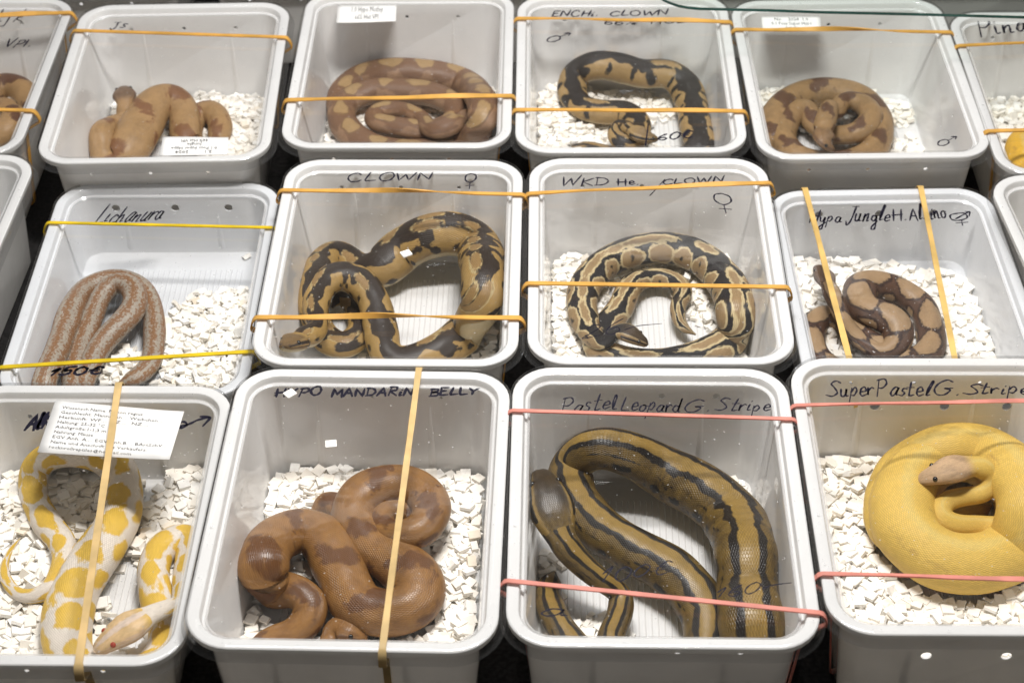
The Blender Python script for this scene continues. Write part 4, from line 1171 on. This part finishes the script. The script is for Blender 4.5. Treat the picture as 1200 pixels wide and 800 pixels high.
# ------------------------------------------------------------------ handwriting on the lids
# single-stroke letters: advance width, then strokes in a unit box (baseline 0, cap height 1)
GL = {
    'A': (.75, [[(0, 0), (.35, 1), (.7, 0)], [(.12, .38), (.62, .38)]]),
    'B': (.65, [[(.08, 0), (.1, 1)], [(.02, .95), (.5, .9), (.5, .6), (.12, .52), (.58, .42), (.55, .06), (0, 0)]]),
    'C': (.7, [[(.65, .8), (.45, 1), (.12, .8), (.02, .4), (.2, .02), (.5, 0), (.7, .15)]]),
    'D': (.75, [[(.1, 0), (.1, 1)], [(0, 1), (.5, .9), (.72, .5), (.5, .1), (0, 0)]]),
    'E': (.62, [[(.6, .95), (.08, 1), (.05, 0), (.6, .03)], [(.05, .52), (.45, .55)]]),
    'G': (.95, [[(.85, .85), (.55, 1), (.15, .75), (.02, .35), (.2, .03), (.55, .0), (.8, .3), (.5, .42), (.9, .42)]]),
    'H': (.75, [[(.08, 1), (.06, 0)], [(.66, 1), (.62, 0)], [(-.05, .48), (.75, .55)]]),
    'I': (.3, [[(.12, 1), (.1, 0)]]),
    'J': (.55, [[(.1, .95), (.55, 1)], [(.38, 1), (.34, .1), (.15, -.25), (-.02, .0)]]),
    'K': (.7, [[(.08, 1), (.06, 0)], [(.62, .98), (.08, .5), (.66, 0)]]),
    'L': (.6, [[(.15, 1), (.06, .1), (.12, 0), (.6, .06)]]),
    'M': (.9, [[(.02, 0), (.1, 1), (.42, .3), (.76, 1), (.82, 0)]]),
    'N': (.8, [[(.04, 0), (.08, .95), (.62, .05), (.72, 1)]]),
    'O': (.8, [[(.4, 1), (.1, .8), (.03, .4), (.25, .02), (.6, .08), (.74, .5), (.6, .9), (.35, 1)]]),
    'P': (.68, [[(.12, 1), (.06, -.05)], [(0, .95), (.45, 1.02), (.62, .75), (.4, .48), (.1, .46)]]),
    'R': (.72, [[(.1, 1), (.06, 0)], [(0, .97), (.5, .98), (.55, .62), (.12, .5), (.68, 0)]]),
    'S': (.8, [[(.9, .92), (.6, 1.05), (.3, .85), (.55, .55), (.72, .22), (.4, 0), (0, .08)]]),
    'U': (.7, [[(.05, 1), (.06, .2), (.35, 0), (.62, .25), (.66, 1)]]),
    'V': (.68, [[(0, 1), (.3, 0), (.68, 1.05)]]),
    'W': (1.0, [[(0, 1), (.2, 0), (.48, .8), (.7, 0), (1.0, 1.05)]]),
    'X': (.7, [[(0, 1), (.66, 0)], [(.66, 1), (0, 0)]]),
    'Y': (.68, [[(0, 1), (.3, .52), (.66, 1)], [(.3, .52), (.26, 0)]]),
    'a': (.5, [[(.42, .46), (.2, .52), (.02, .22), (.14, .0), (.34, .12), (.44, .48), (.4, .08), (.52, .05)]]),
    'b': (.5, [[(.1, 1), (.06, .05), (.1, .3), (.3, .48), (.46, .25), (.3, 0), (.06, .05)]]),
    'c': (.45, [[(.4, .42), (.2, .52), (.02, .25), (.15, 0), (.45, .1)]]),
    'd': (.55, [[(.4, .42), (.18, .5), (.02, .22), (.16, 0), (.38, .15), (.52, 1.1), (.42, .1), (.55, .04)]]),
    'e': (.45, [[(.04, .24), (.38, .3), (.3, .52), (.1, .45), (.03, .2), (.16, 0), (.46, .1)]]),
    'g': (.55, [[(.42, .42), (.2, .52), (.04, .25), (.2, .05), (.42, .3), (.44, .48), (.36, -.5), (.12, -.62), (.1, -.4), (.52, .05)]]),
    'h': (.52, [[(.12, 1.05), (.04, 0), (.1, .3), (.3, .5), (.38, .3), (.36, .02), (.5, .05)]]),
    'i': (.28, [[(.1, .5), (.06, .05), (.24, .06)], [(.14, .74), (.17, .78)]]),
    'j': (.3, [[(.18, .5), (.1, -.4), (-.12, -.5)], [(.22, .74), (.25, .78)]]),
    'k': (.5, [[(.14, 1.05), (.04, 0)], [(.4, .52), (.08, .25), (.46, 0)]]),
    'l': (.3, [[(.1, .1), (.26, .85), (.2, 1.05), (.08, .6), (.08, .06), (.3, .06)]]),
    'n': (.52, [[(.04, .5), (.04, 0), (.1, .32), (.3, .5), (.36, .3), (.36, .04), (.52, .05)]]),
    'o': (.5, [[(.26, .5), (.06, .38), (.06, .08), (.26, 0), (.42, .2), (.36, .46), (.2, .48), (.5, .42)]]),
    'p': (.52, [[(.06, .5), (.0, -.55)], [(.03, .25), (.25, .52), (.42, .32), (.28, .04), (.06, .06)]]),
    'r': (.42, [[(.04, .5), (.05, 0), (.1, .32), (.28, .5), (.42, .44)]]),
    's': (.4, [[(.36, .46), (.16, .5), (.1, .34), (.3, .18), (.22, 0), (0, .04)]]),
    't': (.4, [[(.22, 1.0), (.12, .1), (.2, 0), (.4, .08)], [(-.02, .58), (.4, .62)]]),
    'u': (.52, [[(.04, .5), (.05, .1), (.2, 0), (.36, .2), (.4, .5), (.38, .06), (.52, .04)]]),
    'y': (.52, [[(.04, .5), (.08, .15), (.28, .12), (.42, .5), (.28, -.5), (.08, -.62), (.06, -.4), (.52, .05)]]),
    '0': (.75, [[(.38, 1), (.1, .75), (.05, .3), (.3, 0), (.6, .2), (.66, .7), (.38, 1)]]),
    '1': (.42, [[(0, .55), (.3, 1), (.16, 0)]]),
    '2': (.65, [[(.05, .8), (.3, 1), (.55, .75), (.3, .35), (0, .0), (.65, .05)]]),
    '5': (.7, [[(.7, 1), (.25, .98), (.15, .58), (.5, .55), (.55, .2), (.3, 0), (0, .1)]]),
    '6': (.65, [[(.5, 1), (.15, .6), (.05, .2), (.3, 0), (.55, .2), (.4, .45), (.1, .3)]]),
    '%': (.75, [[(.6, 1), (.08, 0)], [(.15, .95), (.02, .8), (.2, .7), (.26, .88), (.15, .95)], [(.55, .3), (.42, .12), (.58, 0), (.68, .16), (.55, .3)]]),
    '\u20ac': (.75, [[(.72, .85), (.45, 1), (.18, .6), (.2, .2), (.45, 0), (.72, .12)], [(0, .6), (.5, .62)], [(0, .38), (.45, .4)]]),
    '.': (.3, [[(.08, .0), (.14, .05)]]), '/': (.4, [[(.3, 1), (.05, 0)]]), '-': (1.4, [[(0, .35), (.5, .55), (1.4, .5)]]),
    '@': (.9, [[(.45, 1), (.1, .9), (.05, .6), (.4, .42), (.8, .6), (.8, .88), (.45, 1)], [(.42, .42), (.42, 0)], [(.15, .2), (.72, .22)]]),
    '$': (1.1, [[(.4, .75), (.08, .6), (.02, .2), (.3, 0), (.6, .2), (.6, .55), (.4, .75)], [(.55, .55), (1.0, .95)], [(.75, .98), (1.02, .96), (1.0, .65)]]),
    '#': (1.5, [[(.6, .9), (.1, .75), (.15, .35), (.6, .25), (1.1, .45), (1.0, .85), (.6, .9)], [(.4, .4), (1.0, .8), (1.3, 1.0), (1.25, .6)], [(1.05, 1.02), (1.3, 1.0)], [(.75, .25), (.75, -.2)], [(.4, .02), (1.1, .05)]]),
    ' ': (.4, [])}


def spline2(pl, k=7):
    P = np.array(pl, float)
    if len(P) < 3:
        return P
    Q = np.vstack([2 * P[0] - P[1], P, 2 * P[-1] - P[-2]])
    out = []
    for i in range(1, len(Q) - 2):
        p0, p1, p2, p3 = Q[i - 1:i + 3]
        t = np.linspace(0, 1, k, endpoint=False)[:, None]
        out.append(0.5 * (2 * p1 + (p2 - p0) * t + (2 * p0 - 5 * p1 + 4 * p2 - p3) * t ** 2 + (3 * p1 - p0 - 3 * p2 + p3) * t ** 3))
    return np.vstack(out + [P[-1:]])


def ribbon(V, F, pts, width, z):
    P = np.asarray(pts, float)
    if len(P) < 2:
        return
    T = np.gradient(P, axis=0)
    T /= np.maximum(np.linalg.norm(T, axis=1)[:, None], 1e-9)
    N = np.stack([-T[:, 1], T[:, 0]], 1)
    P[0] -= T[0] * width * .3
    P[-1] += T[-1] * width * .3
    b = len(V)
    n = len(P)
    for i in range(n):
        ww = width * (0.42 + 0.08 * math.sin(i * .9))
        if i in (0, n - 1):
            ww *= .6
        for s in (-1, 1):
            V.append((P[i, 0] + N[i, 0] * ww * s, P[i, 1] + N[i, 1] * ww * s, z))
    for i in range(n - 1):
        F.append((b + 2 * i, b + 2 * i + 2, b + 2 * i + 3, b + 2 * i + 1))


CAPS = set('ABCDEGHIJKLMNOPRSUVWXY')
INK = []
for key, s, pa, pb, hh, slant, lw in DATA['texts']:
    V, F = [], []
    INK.append((key, V, F))
    a, b = np.array(pa) * .001, np.array(pb) * .001
    hh *= .001
    e = b - a
    tot = sum(GL[c][0] + .12 for c in s) - .12
    sx = np.linalg.norm(e) / tot
    e /= np.linalg.norm(e)
    f = np.array([-e[1], e[0]])
    x = 0.0
    z = DATA['boxes'][key][5] - 0.0043
    for c in s:
        wd, strokes = GL[c]
        jx, jy = random.uniform(-.03, .03), random.uniform(-.06, .06)
        js = random.uniform(.84, 1.14)
        sl = slant + random.uniform(-.12, .12)
        ro = random.uniform(-.10, .10)
        for pl in strokes:
            straight = c in CAPS and c not in 'BCDGJOPRSU'
            q = np.array(pl, float) if straight else spline2(pl)
            if straight and len(q) > 1:
                q = np.vstack([np.linspace(q[i], q[i + 1], 4, endpoint=False) for i in range(len(q) - 1)] + [q[-1:]])
            P = [a + e * ((x + px + jx) * sx + sl * py * hh * js) + f * (py * js + jy + px * ro) * hh for px, py in q]
            ribbon(V, F, P, lw * .00115, z)
            z += 0.000002
        x += wd + .12
for key, pl, lw in DATA['strokes']:
    V, F = [], []
    INK.append((key, V, F))
    ribbon(V, F, spline2(np.array(pl) * .001), lw * .001, DATA['boxes'][key][5] - 0.0042)
for key, V, F in INK:
    link('handwriting', mesh_py('handwriting', V, F, [M_INK]), parent=LID[key])

# ------------------------------------------------------------------ paper slips with print
for key, quad, lines, flip in DATA['labels']:
    q = [np.array(p) * .001 for p in quad]          # far left, far right, near right, near left
    z0 = DATA['boxes'][key][5] - 0.0042
    nx, ny = 12, 6
    V, F = [], []
    for j in range(ny + 1):
        for i in range(nx + 1):
            s, t = i / nx, j / ny
            p = (q[0] * (1 - s) + q[1] * s) * (1 - t) + (q[3] * (1 - s) + q[2] * s) * t
            V.append((p[0], p[1], z0 + 0.0004 + 0.0007 * max(0, s - .8) * 5 * (1 if key == 'A' else .2) + .0002 * math.sin(s * 5 + t * 3)))
    for j in range(ny):
        for i in range(nx):
            k = j * (nx + 1) + i
            F.append((k, k + nx + 1, k + nx + 2, k + 1))
    me = mesh_py('paper_label', V, F, [M_PAPER], True)
    lab = link('paper_label', me, parent=LID[key] if False else BOX[key])
    md = lab.modifiers.new('thickness', 'SOLIDIFY')
    md.thickness = 0.00022
    md.offset = -1
    ux = (q[1] - q[0]) if not flip else (q[3] - q[2])
    org = q[0] if not flip else q[2]
    dn = (q[3] - q[0]) if not flip else (q[1] - q[2])
    nl = len(lines)
    for k, tx in enumerate(lines):
        cu = bpy.data.curves.new('printed_text', 'FONT')
        cu.body = tx
        cu.size = 1.0
        cu.resolution_u = 1
        tmp = bpy.data.objects.new('printed_text', cu)
        col.objects.link(tmp)
        dg = bpy.context.evaluated_depsgraph_get()
        me = bpy.data.meshes.new_from_object(tmp.evaluated_get(dg))
        bpy.data.objects.remove(tmp)
        co = np.empty(len(me.vertices) * 3, np.float32)
        me.vertices.foreach_get('co', co)
        co = co.reshape(-1, 3)
        wid = co[:, 0].max()
        lh = 0.86 / nl
        fw = min(0.92, len(tx) * (0.0215 if nl > 6 else 0.036))
        off = 0.07 if nl > 6 else (1 - fw) / 2
        base = 0.07 + lh * (k + .78)
        hh = lh * (0.82 if nl > 6 else 1.0)
        s = off + co[:, 0] / wid * fw
        t = base - co[:, 1] * hh
        xy = org[None] + ux[None] * s[:, None] + dn[None] * t[:, None]
        zz = z0 + 0.00055 + (0.0007 * np.maximum(0, s - .8) * 5 * (1 if key == 'A' else .2)) + 0.0002 * np.sin(s * 5 + t * 3) if not flip else np.full(len(s), z0 + 0.00095)
        me.vertices.foreach_set('co', np.column_stack([xy, zz]).astype(np.float32).ravel())
        me.materials.clear()
        me.materials.append(M_PRINT)
        me.update()
        bm = bmesh.new()
        bm.from_mesh(me)
        for fc in bm.faces:
            fc.material_index = 0
        bm.to_mesh(me)
        bm.free()
        link('printed_text', me, parent=lab)

# ------------------------------------------------------------------ glass shelf over the far corner
g = [np.array(p) for p in DATA['glass']]
poly = g + [np.array((g[-1][0], g[-1][1] + 0.35)), np.array((g[0][0] - .01, g[0][1] + 0.35))]
zg = 0.095 + 0.055
V = [(p[0], p[1], zg) for p in poly] + [(p[0], p[1], zg + .0027) for p in poly]
n = len(poly)
F = [tuple(range(n))[::-1], tuple(range(n, 2 * n))] + [(i, (i + 1) % n, n + (i + 1) % n, n + i) for i in range(n)]
me = mesh_py('glass_shelf', V, F, [M_GLASS, M_GLASS_EDGE])
for p in me.polygons:
    p.material_index = 0 if p.index < 2 else 1
gs = link('glass_shelf', me)
tag(gs, 'glass shelf with dark green polished edge above the far right boxes', 'shelf')
